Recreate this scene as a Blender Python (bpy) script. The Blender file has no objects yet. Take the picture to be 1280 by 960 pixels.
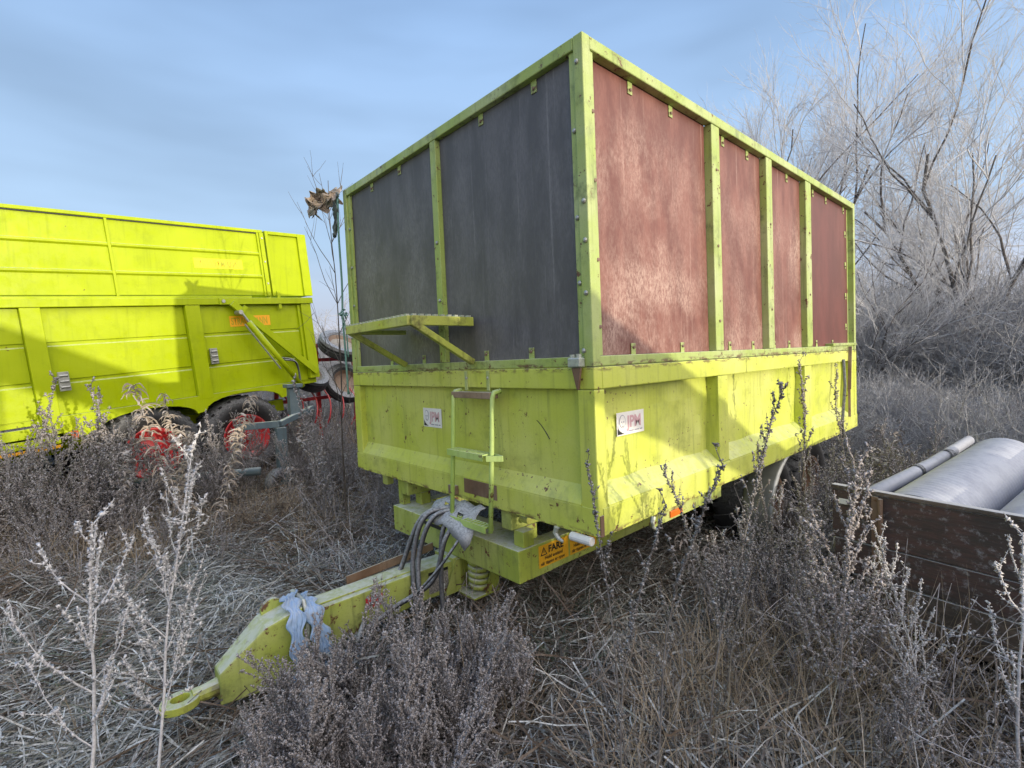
import bpy, math, random
import numpy as np
from mathutils import Vector, Matrix
random.seed(7)
S = bpy.context.scene
COL = S.collection
# ------------------------------------------------------------------ camera
# origin = the big trailer's near lower box corner; x along its long side, y along its front, ground about z -0.95
GZ = -0.95
cam_d = bpy.data.cameras.new('camera'); cam = bpy.data.objects.new('camera', cam_d); COL.objects.link(cam)
Rw = Matrix(((0.740114, 0.063802, -0.669433), (-0.671066, 0.005865, -0.741361), (-0.043374, 0.997945, 0.047156)))
cam.matrix_world = Matrix.Translation((-1.746, -1.3907, 0.8156)) @ Rw.to_4x4()
cam_d.sensor_width = 36; cam_d.lens = 622.8 / 1280 * 36; cam_d.clip_start = 0.02; cam_d.clip_end = 1500
S.camera = cam
# ------------------------------------------------------------------ light
SUN = Vector((0.666, -5.88, 0.465)).normalized()
EL = math.asin(SUN.z); AZ = math.atan2(SUN.x, SUN.y)
sun_d = bpy.data.lights.new('sun', 'SUN'); sun = bpy.data.objects.new('sun', sun_d); COL.objects.link(sun)
sun_d.energy = 3.3; sun_d.angle = math.radians(0.5); sun_d.color = (1.0, 0.88, 0.68)
sun.rotation_mode = 'QUATERNION'; sun.rotation_quaternion = SUN.to_track_quat('Z', 'Y'); sun.location = (3, -20, 6)
W = bpy.data.worlds.new('World'); S.world = W; W.use_nodes = True
wn = W.node_tree; wn.nodes.clear()
def N(t, ty, **k):
    n = t.nodes.new(ty)
    for a, v in k.items():
        if a.startswith('i_'):
            n.inputs[a[2:].replace('_', ' ')].default_value = v
        else: setattr(n, a, v)
    return n
def LK(t, a, b): t.links.new(a, b)
sky = N(wn, 'ShaderNodeTexSky', sky_type='NISHITA', sun_disc=False)
sky.sun_elevation = EL; sky.sun_rotation = AZ; sky.air_density = 1.0; sky.dust_density = 0.3; sky.ozone_density = 1.6; sky.altitude = 100
bg = N(wn, 'ShaderNodeBackground'); bg.inputs['Strength'].default_value = 0.15
tc = N(wn, 'ShaderNodeTexCoord')
sep = N(wn, 'ShaderNodeSeparateXYZ'); LK(wn, tc.outputs['Generated'], sep.inputs[0])
mp = N(wn, 'ShaderNodeMapping'); mp.inputs['Scale'].default_value = (1.6, 1.6, 6.5); mp.inputs['Rotation'].default_value = (0.1, 0.12, 0.5)
LK(wn, tc.outputs['Generated'], mp.inputs[0])
no = N(wn, 'ShaderNodeTexNoise'); no.inputs['Scale'].default_value = 1.7; no.inputs['Detail'].default_value = 5; no.inputs['Roughness'].default_value = 0.5
LK(wn, mp.outputs[0], no.inputs['Vector'])
rp = N(wn, 'ShaderNodeValToRGB'); rp.color_ramp.elements[0].position = 0.40; rp.color_ramp.elements[0].color = (0, 0, 0, 1)
rp.color_ramp.elements[1].position = 0.78; rp.color_ramp.elements[1].color = (0.75, 0.75, 0.75, 1)
LK(wn, no.outputs['Fac'], rp.inputs[0])
hz = N(wn, 'ShaderNodeMapRange'); hz.inputs['From Min'].default_value = -0.02; hz.inputs['From Max'].default_value = 0.42
hz.inputs['To Min'].default_value = 0.97; hz.inputs['To Max'].default_value = 0.88; hz.interpolation_type = 'SMOOTHSTEP'
LK(wn, sep.outputs['Z'], hz.inputs['Value'])
mx = N(wn, 'ShaderNodeMath', operation='MAXIMUM'); mm = N(wn, 'ShaderNodeMath', operation='MULTIPLY'); mm.inputs[1].default_value = 0.8
LK(wn, rp.outputs[0], mm.inputs[0]); LK(wn, mm.outputs[0], mx.inputs[0]); LK(wn, hz.outputs[0], mx.inputs[1])
# thin high cloud / haze veil, colour of light scattered by it (grey-lilac low down, blue-white above)
cr = N(wn, 'ShaderNodeValToRGB')
cr.color_ramp.elements[0].position = 0.0; cr.color_ramp.elements[0].color = (0.71, 0.69, 0.79, 1)
cr.color_ramp.elements[1].position = 0.75; cr.color_ramp.elements[1].color = (0.29, 0.50, 0.90, 1)
_e = cr.color_ramp.elements.new(0.22); _e.color = (0.50, 0.70, 0.96, 1); _e = cr.color_ramp.elements.new(0.09); _e.color = (0.62, 0.68, 0.83, 1)
LK(wn, sep.outputs['Z'], cr.inputs[0])
mp2 = N(wn, 'ShaderNodeMapping'); mp2.inputs['Scale'].default_value = (1.3, 1.3, 5.5); mp2.inputs['Location'].default_value = (3.1, 1.7, 0.35)
LK(wn, tc.outputs['Generated'], mp2.inputs[0])
no2 = N(wn, 'ShaderNodeTexNoise'); no2.inputs['Scale'].default_value = 1.5; no2.inputs['Detail'].default_value = 3
LK(wn, mp2.outputs[0], no2.inputs['Vector'])
dk = N(wn, 'ShaderNodeMapRange'); dk.inputs['From Min'].default_value = 0.35; dk.inputs['From Max'].default_value = 0.7
dk.inputs['To Min'].default_value = 1.12; dk.inputs['To Max'].default_value = 0.86
LK(wn, no2.outputs['Fac'], dk.inputs['Value'])
bg2 = N(wn, 'ShaderNodeBackground')
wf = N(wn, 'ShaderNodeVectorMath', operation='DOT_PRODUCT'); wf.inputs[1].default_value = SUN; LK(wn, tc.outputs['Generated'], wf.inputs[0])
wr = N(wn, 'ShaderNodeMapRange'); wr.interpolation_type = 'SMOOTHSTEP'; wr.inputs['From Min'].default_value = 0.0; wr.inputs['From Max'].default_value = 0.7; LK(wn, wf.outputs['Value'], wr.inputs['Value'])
cw = N(wn, 'ShaderNodeMix', data_type='RGBA'); cw.inputs[7].default_value = (0.94, 0.86, 0.80, 1)   # veil tinted warm-white on the sun's side to neutralise the blue fill
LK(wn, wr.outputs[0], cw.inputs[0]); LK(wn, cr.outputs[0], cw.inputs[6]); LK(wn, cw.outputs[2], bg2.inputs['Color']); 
# forward scatter, its unseen glow towards the low sun raised to fill the shade
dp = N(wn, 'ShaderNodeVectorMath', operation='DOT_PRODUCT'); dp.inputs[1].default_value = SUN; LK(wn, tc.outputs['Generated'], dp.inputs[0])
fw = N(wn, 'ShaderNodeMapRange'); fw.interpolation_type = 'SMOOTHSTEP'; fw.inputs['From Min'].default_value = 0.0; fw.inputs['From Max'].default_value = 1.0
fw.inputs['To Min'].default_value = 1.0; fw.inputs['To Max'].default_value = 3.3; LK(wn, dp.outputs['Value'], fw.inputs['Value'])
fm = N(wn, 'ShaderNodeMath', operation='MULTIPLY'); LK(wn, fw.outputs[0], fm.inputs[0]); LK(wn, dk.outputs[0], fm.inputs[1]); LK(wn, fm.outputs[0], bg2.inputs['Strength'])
LK(wn, sky.outputs[0], bg.inputs['Color'])
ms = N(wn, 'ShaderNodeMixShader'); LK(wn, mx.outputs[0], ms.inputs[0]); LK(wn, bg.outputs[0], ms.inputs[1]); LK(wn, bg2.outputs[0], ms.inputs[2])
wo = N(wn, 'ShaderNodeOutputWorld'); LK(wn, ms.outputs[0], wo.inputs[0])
S.view_settings.view_transform = 'Standard'; S.view_settings.look = 'None'; S.view_settings.gamma = 1
S.view_settings.use_curve_mapping = False; S.view_settings.exposure = 0.0

# ------------------------------------------------------------------ materials
MATS = {}
def mat(name, rough=0.6, metal=0.0, spec=0.5):
    m = bpy.data.materials.new(name); m.use_nodes = True; t = m.node_tree
    b = t.nodes['Principled BSDF']; b.inputs['Roughness'].default_value = rough; b.inputs['Metallic'].default_value = metal
    b.inputs['Specular IOR Level'].default_value = spec
    MATS[name] = m
    return m, t, b
def noise(t, co, scale, det=4, rough=0.55, sc=None, dist=0):
    if sc is not None:
        m = N(t, 'ShaderNodeMapping'); m.inputs['Scale'].default_value = sc; LK(t, co, m.inputs[0]); co = m.outputs[0]
    n = N(t, 'ShaderNodeTexNoise'); n.inputs['Scale'].default_value = scale; n.inputs['Detail'].default_value = det
    n.inputs['Roughness'].default_value = rough; n.inputs['Distortion'].default_value = dist
    LK(t, co, n.inputs['Vector']); return n.outputs['Fac']
def rng(t, v, a, b, c=0.0, d=1.0):
    n = N(t, 'ShaderNodeMapRange'); n.interpolation_type = 'SMOOTHSTEP'
    for k, x in zip(('From Min', 'From Max', 'To Min', 'To Max'), (a, b, c, d)): n.inputs[k].default_value = x
    LK(t, v, n.inputs['Value']); return n.outputs[0]
def mixc(t, f, a, b):
    n = N(t, 'ShaderNodeMix', data_type='RGBA')
    if isinstance(f, (int, float)): n.inputs[0].default_value = f
    else: LK(t, f, n.inputs[0])
    for i, c in ((6, a), (7, b)):
        if isinstance(c, tuple): n.inputs[i].default_value = (*c, 1)
        else: LK(t, c, n.inputs[i])
    return n.outputs[2]
def mul(t, a, b):
    n = N(t, 'ShaderNodeMath', operation='MULTIPLY')
    for i, c in ((0, a), (1, b)):
        if isinstance(c, (int, float)): n.inputs[i].default_value = c
        else: LK(t, c, n.inputs[i])
    return n.outputs[0]
def bump(t, b, h, s=0.3, d=0.01):
    n = N(t, 'ShaderNodeBump'); n.inputs['Strength'].default_value = s; n.inputs['Distance'].default_value = d
    LK(t, h, n.inputs['Height']); LK(t, n.outputs[0], b.inputs['Normal'])
def objco(t):
    return N(t, 'ShaderNodeTexCoord').outputs['Object']
def paint(name, base, fade, grime, rustc=(0.13, 0.06, 0.03), streak=0.5, rust=0.615, algae=0.5, rough=0.5, frost=0.5, wear=0.0):
    m, t, b = mat(name, rough); co = objco(t)
    c = mixc(t, rng(t, noise(t, co, 2.3, 6), 0.35, 0.72), base, fade)
    c = mixc(t, mul(t, rng(t, noise(t, co, 1.0, 5, 0.6, (26, 26, 1.6)), 0.50, 0.78), streak), c, grime)
    c = mixc(t, mul(t, rng(t, noise(t, co, 5.5, 8, 0.7), 0.50, 0.72), algae), c, grime)
    rn = rng(t, noise(t, co, 13, 8, 0.72), rust, rust + 0.035)
    c = mixc(t, rn, c, rustc)
    rr_n = mul(t, rng(t, noise(t, co, 1.0, 4, 0.65, (42, 42, 2.2)), 0.66, 0.76), rng(t, noise(t, co, 2.7, 5, 0.6), 0.48, 0.60)); c = mixc(t, mul(t, rr_n, 0.6), c, (0.22, 0.10, 0.04))
    if wear:
        # seams where water sits: chipped and rusted along the lid of the box and along its foot
        sz = N(t, 'ShaderNodeSeparateXYZ'); LK(t, co, sz.inputs[0])
        ch = rng(t, noise(t, co, 1.0, 7, 0.75, (11, 11, 30)), 0.49, 0.56)
        for z0_, z1_, z2_, z3_ in ((.742, .764, .784, .80), (-.03, .0, .006, .028)):
            bnd = mul(t, rng(t, sz.outputs['Z'], z0_, z1_), rng(t, sz.outputs['Z'], z2_, z3_, 1.0, 0.0))
            c = mixc(t, mul(t, mul(t, bnd, ch), 0.85), c, (0.13, 0.07, 0.04))
        c = mixc(t, mul(t, rng(t, noise(t, co, 38, 3, 0.6), 0.655, 0.68), rng(t, noise(t, co, 2.0, 3, 0.6), 0.5, 0.56)), c, (0.15, 0.09, 0.055))
    c = mixc(t, mul(t, rng(t, noise(t, co, 160, 2, 0.5), 0.55, 0.7), 0.18), c, grime)
    # rime settled on faces that look up
    g = N(t, 'ShaderNodeNewGeometry'); sp = N(t, 'ShaderNodeSeparateXYZ'); LK(t, g.outputs['Normal'], sp.inputs[0])
    fr = mul(t, rng(t, sp.outputs['Z'], 0.35, 0.95), rng(t, noise(t, co, 22, 6, 0.7), 0.35, 0.6, 0.35, 1.0))
    c = mixc(t, mul(t, fr, frost), c, (0.62, 0.65, 0.60))
    LK(t, c, b.inputs['Base Color'])
    LK(t, rng(t, noise(t, co, 9, 5), 0.3, 0.7, rough - 0.1, rough + 0.2), b.inputs['Roughness'])
    bump(t, b, noise(t, co, 3.2, 5, 0.6), 0.35, 0.012)
    return m
M_paint = paint('faded_green_paint', (0.50, 0.565, 0.075), (0.58, 0.615, 0.16), (0.24, 0.28, 0.06), frost=0.3, streak=0.6, rust=0.62, wear=0.5)
M_frame = paint('frame_paint', (0.33, 0.43, 0.10), (0.43, 0.49, 0.23), (0.11, 0.14, 0.05), algae=0.85, streak=0.6, rust=0.60, frost=0.7, wear=0.8)
M_chas = paint('chassis_paint', (0.34, 0.41, 0.06), (0.46, 0.51, 0.18), (0.12, 0.14, 0.05), algae=0.8, streak=0.7, rust=0.59, frost=0.95, wear=0.7)
M_plat = paint('worn_platform_paint', (0.40, 0.46, 0.06), (0.50, 0.52, 0.16), (0.09, 0.08, 0.03), algae=1.0, rust=0.61, rustc=(0.30, 0.14, 0.05), frost=0.8)
M_ladder = paint('ladder_paint', (0.38, 0.54, 0.11), (0.46, 0.60, 0.20), (0.18, 0.25, 0.06), algae=0.3, frost=0.6)
M_wag = paint('bright_green_paint', (0.37, 0.47, 0.002), (0.42, 0.52, 0.008), (0.20, 0.27, 0.006), streak=0.35, rust=0.67, algae=0.3, rough=0.38, frost=0.6)
M_rust = paint('rusty_steel', (0.16, 0.09, 0.055), (0.30, 0.22, 0.16), (0.07, 0.04, 0.03), rust=0.6, frost=0.5)
M_bluest = paint('blue_grey_steel', (0.10, 0.15, 0.18), (0.17, 0.22, 0.24), (0.07, 0.07, 0.06), rust=0.66, frost=0.9)
M_wag.node_tree.nodes['Principled BSDF'].inputs['Specular IOR Level'].default_value = 0.2
M_redp = paint('red_paint', (0.55, 0.02, 0.03), (0.55, 0.07, 0.07), (0.20, 0.03, 0.03), rust=0.66, frost=0.5, rough=0.4)
M_orange = paint('orange_paint', (0.75, 0.25, 0.03), (0.8, 0.35, 0.10), (0.3, 0.1, 0.03), frost=0.5)
def ply(name, dark, mid, pale, amt, lo, hi, weave=0.25):
    m, t, b = mat(name, 0.55); co = objco(t)
    c = mixc(t, rng(t, noise(t, co, 1.0, 7, 0.65, (7, 7, 2.2)), 0.38, 0.62), dark, mid)
    big = rng(t, noise(t, co, 1.1, 3, 0.5), 0.36, 0.62, 0.25, 1.0)
    blot = rng(t, noise(t, co, 1.5, 8, 0.68, (2.0, 2.0, 1.5), 0.25), lo, hi)
    sp = N(t, 'ShaderNodeSeparateXYZ'); LK(t, co, sp.inputs[0])
    top = rng(t, sp.outputs['Z'], 1.66, 2.12, 1.0, 0.12)      # weather washed the film off below the top rail
    fine = rng(t, noise(t, co, 1.0, 6, 0.85, (60, 60, 30)), 0.36, 0.62, 0.12, 1.0)
    c = mixc(t, mul(t, mul(t, mul(t, mul(t, blot, top), fine), amt), big), c, pale)
    st = rng(t, noise(t, co, 1.0, 4, 0.6, (34, 34, 0.7)), 0.60, 0.72)
    c = mixc(t, mul(t, st, amt * 0.5), c, pale)
    c = mixc(t, mul(t, rng(t, noise(t, co, 1.0, 2, 0.5, (150, 150, 40)), 0.45, 0.6), weave), c, dark)
    LK(t, c, b.inputs['Base Color']); bump(t, b, noise(t, co, 1.0, 3, 0.6, (60, 60, 20)), 0.2, 0.004)
    return m
M_plyred = ply('red_film_plywood', (0.12, 0.034, 0.026), (0.20, 0.075, 0.058), (0.50, 0.355, 0.30), 0.9, 0.34, 0.60)
M_plyred2 = ply('red_film_plywood_kept', (0.095, 0.026, 0.022), (0.13, 0.036, 0.030), (0.28, 0.14, 0.12), 0.5, 0.50, 0.80)
M_plyblk = ply('dark_film_plywood', (0.08, 0.077, 0.082), (0.125, 0.12, 0.128), (0.27, 0.262, 0.27), 0.8, 0.36, 0.74, 0.4)
def plain(name, col, rough=0.6, metal=0, var=0.25, sc=18, frost=0.0, dark=None, bs=0.2):
    m, t, b = mat(name, rough, metal); co = objco(t)
    d = dark or tuple(x * 0.45 for x in col)
    c = mixc(t, mul(t, rng(t, noise(t, co, sc, 6, 0.65), 0.4, 0.7), min(1, var * 2.5)), col, d)
    if frost:
        g = N(t, 'ShaderNodeNewGeometry'); sp = N(t, 'ShaderNodeSeparateXYZ'); LK(t, g.outputs['Normal'], sp.inputs[0])
        fr = mul(t, rng(t, sp.outputs['Z'], -0.3, 0.9), rng(t, noise(t, co, sc * 2, 5, 0.7), 0.3, 0.62, 0.15, 1.0))
        c = mixc(t, mul(t, fr, frost), c, (0.60, 0.63, 0.68))
    LK(t, c, b.inputs['Base Color']); bump(t, b, noise(t, co, sc * 3, 4), bs, 0.004)
    return m
M_steel = plain('zinc_steel', (0.42, 0.43, 0.40), 0.4, 0.6, frost=0.3)
M_hose = plain('black_rubber_hose', (0.035, 0.037, 0.042), 0.5, frost=0.75, sc=30)
M_tyre = plain('tyre_rubber', (0.022, 0.022, 0.024), 0.8, frost=0.45, sc=25)
M_white = plain('white_plastic', (0.75, 0.75, 0.72), 0.4, var=0.1)
M_grate = plain('galvanised_tread', (0.40, 0.44, 0.36), 0.5, 0.3, frost=0.9, sc=60)
M_rag = plain('pale_blue_cloth', (0.30, 0.46, 0.72), 0.9, var=0.25, sc=14, frost=0.45)
M_camo = plain('camouflage_cloth', (0.33, 0.26, 0.20), 0.9, var=0.4, sc=9, frost=0.25, dark=(0.07, 0.08, 0.05))
M_dcloth = plain('dark_green_cloth', (0.07, 0.09, 0.075), 0.9, var=0.3, sc=9, frost=0.3)
M_rope = plain('green_rope', (0.10, 0.25, 0.20), 0.8, frost=0.6, sc=60)
M_brack = plain('grey_tarpaulin_strip', (0.15, 0.16, 0.17), 0.7, frost=0.75, sc=40)
M_yel = plain('yellow_sticker', (0.80, 0.43, 0.02), 0.45, var=0.08, sc=30)
M_yel2 = plain('yellow_decal', (0.90, 0.66, 0.005), 0.5, var=0.0)
M_or2 = plain('orange_decal', (0.90, 0.42, 0.005), 0.5, var=0.0)
M_ink = plain('black_print', (0.02, 0.02, 0.02), 0.5, var=0.0)
M_inkg = plain('green_print', (0.45, 0.47, 0.01), 0.5, var=0.0)
M_inko = plain('dark_orange_print', (0.50, 0.40, 0.01), 0.5, var=0.0)
M_stk = plain('white_sticker', (0.80, 0.79, 0.77), 0.5, var=0.06, sc=30)
M_inkr = plain('faded_red_print', (0.60, 0.36, 0.40), 0.5, var=0.1, sc=60, dark=(0.75, 0.6, 0.62))
M_inkl = plain('grey_print', (0.30, 0.30, 0.36), 0.5, var=0.1)
M_amber = plain('amber_reflector', (0.85, 0.16, 0.02), 0.25, var=0.1)
M_pipe = plain('grey_corrugated_plastic', (0.34, 0.36, 0.42), 0.5, var=0.15, sc=5, frost=0.55)
M_plate = plain('data_plate', (0.16, 0.15, 0.15), 0.5, var=0.6, sc=120, dark=(0.5, 0.48, 0.46))
def wood(name, a, bcol, fr):
    m, t, b = mat(name, 0.75); co = objco(t)
    c = mixc(t, rng(t, noise(t, co, 1.0, 6, 0.7, (5, 5, 38)), 0.35, 0.66), a, bcol)
    c = mixc(t, mul(t, rng(t, noise(t, co, 3.0, 7, 0.7), 0.48, 0.7), 0.75), c, (0.045, 0.04, 0.035))
    c = mixc(t, mul(t, rng(t, noise(t, co, 26.0, 6, 0.75), 0.52, 0.68), fr), c, (0.33, 0.33, 0.34))
    g = N(t, 'ShaderNodeNewGeometry'); sp = N(t, 'ShaderNodeSeparateXYZ'); LK(t, g.outputs['Normal'], sp.inputs[0])
    c = mixc(t, mul(t, rng(t, sp.outputs['Z'], 0.4, 0.9), 0.8), c, (0.60, 0.62, 0.64))
    LK(t, c, b.inputs['Base Color']); bump(t, b, noise(t, co, 1.0, 5, 0.6, (9, 9, 70)), 0.5, 0.006)
    return m
M_wood = wood('weathered_red_board', (0.105, 0.06, 0.05), (0.06, 0.048, 0.042), 0.6)
M_wood2 = wood('weathered_grey_board', (0.16, 0.12, 0.09), (0.08, 0.065, 0.05), 0.4)
def plantmat(name, cols, frostc, fbase, fup, rough=0.85, jit=True):
    m, t, b = mat(name, rough, spec=0.2)
    oi = N(t, 'ShaderNodeObjectInfo'); tc_ = N(t, 'ShaderNodeTexCoord')
    n1 = noise(t, tc_.outputs['Object'], 9, 3)
    c = mixc(t, rng(t, n1, 0.38, 0.62), cols[0], cols[1])
    c = mixc(t, oi.outputs['Random'], c, mixc(t, rng(t, n1, 0.3, 0.7), cols[2], cols[0]))
    g = N(t, 'ShaderNodeNewGeometry'); sp = N(t, 'ShaderNodeSeparateXYZ'); LK(t, g.outputs['Normal'], sp.inputs[0])
    ab = N(t, 'ShaderNodeMath', operation='ABSOLUTE'); LK(t, sp.outputs['Z'], ab.inputs[0])
    f = rng(t, ab.outputs[0], 0.1, 1.0, fbase, fup)
    f = mul(t, f, rng(t, noise(t, tc_.outputs['Object'], 45, 4, 0.7), 0.35, 0.62, 0.25, 1.0))
    c = mixc(t, f, c, frostc)
    LK(t, c, b.inputs['Base Color'])
    return m
FR = (0.68, 0.69, 0.70)
M_mug = plantmat('rimed_mugwort', ((0.20, 0.16, 0.135), (0.28, 0.24, 0.21), (0.15, 0.12, 0.10)), (0.64, 0.63, 0.67), 0.42, 0.92)
M_mugw = plantmat('thick_rime', ((0.40, 0.39, 0.42), (0.50, 0.50, 0.54), (0.35, 0.34, 0.36)), (0.86, 0.85, 0.84), 0.6, 1.0)
M_stemd = plantmat('dark_dead_stem', ((0.085, 0.065, 0.055), (0.14, 0.115, 0.10), (0.07, 0.055, 0.045)), FR, 0.22, 0.7)
M_grass = plantmat('dry_grass', ((0.33, 0.25, 0.15), (0.46, 0.37, 0.25), (0.22, 0.17, 0.11)), (0.60, 0.58, 0.55), 0.16, 0.75)
M_lit = plantmat('rimed_litter', ((0.17, 0.145, 0.11), (0.11, 0.10, 0.08), (0.10, 0.13, 0.085)), (0.66, 0.68, 0.69), 0.38, 1.0)
M_litb = plantmat('brown_litter', ((0.16, 0.11, 0.07), (0.09, 0.06, 0.045), (0.06, 0.05, 0.035)), (0.46, 0.46, 0.46), 0.10, 0.6)
M_green = plantmat('cold_green_grass', ((0.075, 0.12, 0.07), (0.11, 0.15, 0.09), (0.06, 0.10, 0.06)), (0.42, 0.50, 0.50), 0.15, 0.6)
M_leaf = plantmat('curled_dead_leaves', ((0.17, 0.13, 0.10), (0.27, 0.22, 0.18), (0.11, 0.085, 0.07)), (0.60, 0.60, 0.61), 0.3, 0.85)
M_straw = plantmat('bright_dead_flower', ((0.42, 0.33, 0.24), (0.50, 0.42, 0.33), (0.36, 0.30, 0.25)), (0.7, 0.68, 0.66), 0.2, 0.7)
M_bark = plantmat('dark_bark', ((0.07, 0.058, 0.05), (0.12, 0.10, 0.09), (0.06, 0.05, 0.04)), (0.55, 0.54, 0.54), 0.05, 0.6)
M_twig = plantmat('rimed_twigs', ((0.40, 0.395, 0.40), (0.50, 0.495, 0.50), (0.38, 0.375, 0.38)), (0.82, 0.82, 0.84), 0.6, 1.0)
M_brush = plantmat('rimed_brush', ((0.19, 0.18, 0.18), (0.27, 0.26, 0.26), (0.18, 0.17, 0.165)), (0.66, 0.67, 0.69), 0.5, 0.95)
m, t, b = mat('frozen_soil', 0.95); M_soil = m
co = N(t, 'ShaderNodeTexCoord').outputs['Object']
c = mixc(t, rng(t, noise(t, co, 1.2, 8, 0.7), 0.35, 0.65), (0.055, 0.042, 0.03), (0.10, 0.085, 0.06))
c = mixc(t, rng(t, noise(t, co, 12, 8, 0.75), 0.50, 0.66), c, (0.30, 0.31, 0.32))
LK(t, c, b.inputs['Base Color']); bump(t, b, noise(t, co, 20, 8, 0.7), 0.8, 0.05)

# ------------------------------------------------------------------ mesh helpers
class MB:
    def __init__(s): s.v = []; s.f = []
    def add(s, vs, fs):
        o = len(s.v); s.v += [tuple(p) for p in vs]; s.f += [tuple(i + o for i in q) for q in fs]; return s
    def box(s, x0, x1, y0, y1, z0, z1):
        return s.add([(x0,y0,z0),(x1,y0,z0),(x1,y1,z0),(x0,y1,z0),(x0,y0,z1),(x1,y0,z1),(x1,y1,z1),(x0,y1,z1)],
            [(0,3,2,1),(4,5,6,7),(0,1,5,4),(1,2,6,5),(2,3,7,6),(3,0,4,7)])
    def bar(s, a, b, w, h, up=(0, 0, 1)):
        a = Vector(a); b = Vector(b); d = (b - a).normalized(); u = Vector(up); r = d.cross(u)
        if r.length < 1e-4: r = d.cross(Vector((1, 0, 0)))
        r.normalize(); u = r.cross(d)
        vs = [p + r * (i * w / 2) + u * (j * h / 2) for p in (a, b) for i, j in ((-1,-1),(1,-1),(1,1),(-1,1))]
        return s.add(vs, [(0,1,2,3),(7,6,5,4),(0,4,5,1),(1,5,6,2),(2,6,7,3),(3,7,4,0)])
    def tube(s, pts, r, n=8, cap=True):
        pts = [Vector(p) for p in pts]; rs = r if isinstance(r, (list, tuple)) else [r] * len(pts)
        prev = None; rings = []
        for i, p in enumerate(pts):
            d = (pts[min(i + 1, len(pts) - 1)] - pts[max(i - 1, 0)]).normalized()
            if prev is None:
                prev = d.orthogonal().normalized()
            a = (prev - d * prev.dot(d)).normalized(); prev = a; b_ = d.cross(a)
            rings.append([p + (a * math.cos(k * 2 * math.pi / n) + b_ * math.sin(k * 2 * math.pi / n)) * rs[i] for k in range(n)])
        vs = [q for R_ in rings for q in R_]
        fs = [(i*n+k, i*n+(k+1)%n, (i+1)*n+(k+1)%n, (i+1)*n+k) for i in range(len(pts)-1) for k in range(n)]
        if cap: fs += [tuple(range(n))[::-1], tuple((len(pts)-1)*n + k for k in range(n))]
        return s.add(vs, fs)
    def lathe(s, prof, c, ax, n=32, closed=False):
        # prof: (radius, offset along the axis)
        ax = Vector(ax).normalized(); a = ax.orthogonal().normalized(); b_ = ax.cross(a); c = Vector(c)
        vs = [c + ax * h + (a * math.cos(k*2*math.pi/n) + b_ * math.sin(k*2*math.pi/n)) * r for r, h in prof for k in range(n)]
        L = len(prof); fs = [(i*n+k, i*n+(k+1)%n, ((i+1)%L)*n+(k+1)%n, ((i+1)%L)*n+k) for i in range(L if closed else L-1) for k in range(n)]
        return s.add(vs, fs)
    def prism(s, poly, o, ex, ey, ez, th):
        # poly in the plane (o, ex, ey), thickness th along ez
        o = Vector(o); ex = Vector(ex); ey = Vector(ey); ez = Vector(ez); n = len(poly)
        vs = [o + ex*x + ey*y for x, y in poly] + [o + ex*x + ey*y + ez*th for x, y in poly]
        return s.add(vs, [tuple(range(n))[::-1], tuple(range(n, 2*n))] + [(i, (i+1)%n, (i+1)%n+n, i+n) for i in range(n)])
    def build(s, name, m, parent=None, bevel=0.0, smooth=False):
        me = bpy.data.meshes.new(name); me.from_pydata([tuple(p) for p in s.v], [], s.f); me.validate()
        me.materials.append(m); o = bpy.data.objects.new(name, me); COL.objects.link(o)
        if parent is not None: o.parent = parent; base(o, parent)
        if smooth: me.polygons.foreach_set('use_smooth', [True] * len(me.polygons))
        if bevel:
            bm_ = o.modifiers.new('bevel', 'BEVEL'); bm_.width = bevel; bm_.segments = 2; bm_.limit_method = 'ANGLE'; bm_.angle_limit = 0.7
        fixn(me)
        return o
def fixn(me):
    import bmesh
    if len(me.polygons) < 4000:
        bm = bmesh.new(); bm.from_mesh(me); bmesh.ops.recalc_face_normals(bm, faces=bm.faces); bm.to_mesh(me); bm.free()
def base(o, parent):
    # parts are written in world metres: undo the offset of the thing's own origin
    p = parent; off = Vector((0, 0, 0))
    if 'origin' in ORG.get(p.name, {}): off = ORG[p.name]['origin']
    o.location = -Vector(off) if p.name in ROOTS else (0, 0, 0)
ORG = {}; ROOTS = set()
def thing(name, label, cat, loc=(0, 0, 0), group=None):
    o = bpy.data.objects.new(name, None); COL.objects.link(o); o.location = loc; o.empty_display_size = 0.2
    o['label'] = label; o['category'] = cat
    if group: o['group'] = group
    ORG[o.name] = {'origin': Vector(loc)}; ROOTS.add(o.name)
    return o
def tag(o, label, cat, group=None):
    o['label'] = label; o['category'] = cat
    if group: o['group'] = group
    return o
def box(name, m, parent, x0, x1, y0, y1, z0, z1, bev=0.003):
    return MB().box(x0, x1, y0, y1, z0, z1).build(name, m, parent, bev)
def copyo(o, parent=None, loc=None):
    c = o.copy(); COL.objects.link(c)
    if parent is not None: c.parent = parent
    if loc is not None: c.location = loc
    return c
def text_mesh(name, s, size, m, parent, o, ex, ey, shear=0.0, bold=0.0, sx=1.0):
    # lettering as a thin raised print on the surface at o, reading along ex
    cu = bpy.data.curves.new(name, 'FONT'); cu.body = s; cu.size = size; cu.shear = shear; cu.offset = bold; cu.resolution_u = 3
    to = bpy.data.objects.new(name, cu); COL.objects.link(to)
    dg = bpy.context.evaluated_depsgraph_get(); me = bpy.data.meshes.new_from_object(to.evaluated_get(dg))
    bpy.data.objects.remove(to); bpy.data.curves.remove(cu)
    ex = Vector(ex); ey = Vector(ey); o = Vector(o)
    for v in me.vertices:
        p = o + ex * (v.co.x * sx) + ey * v.co.y; v.co = p
    me.materials.clear(); me.materials.append(m); me.name = name
    ob = bpy.data.objects.new(name, me); COL.objects.link(ob); ob.parent = parent; base(ob, parent)
    return ob

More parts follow.
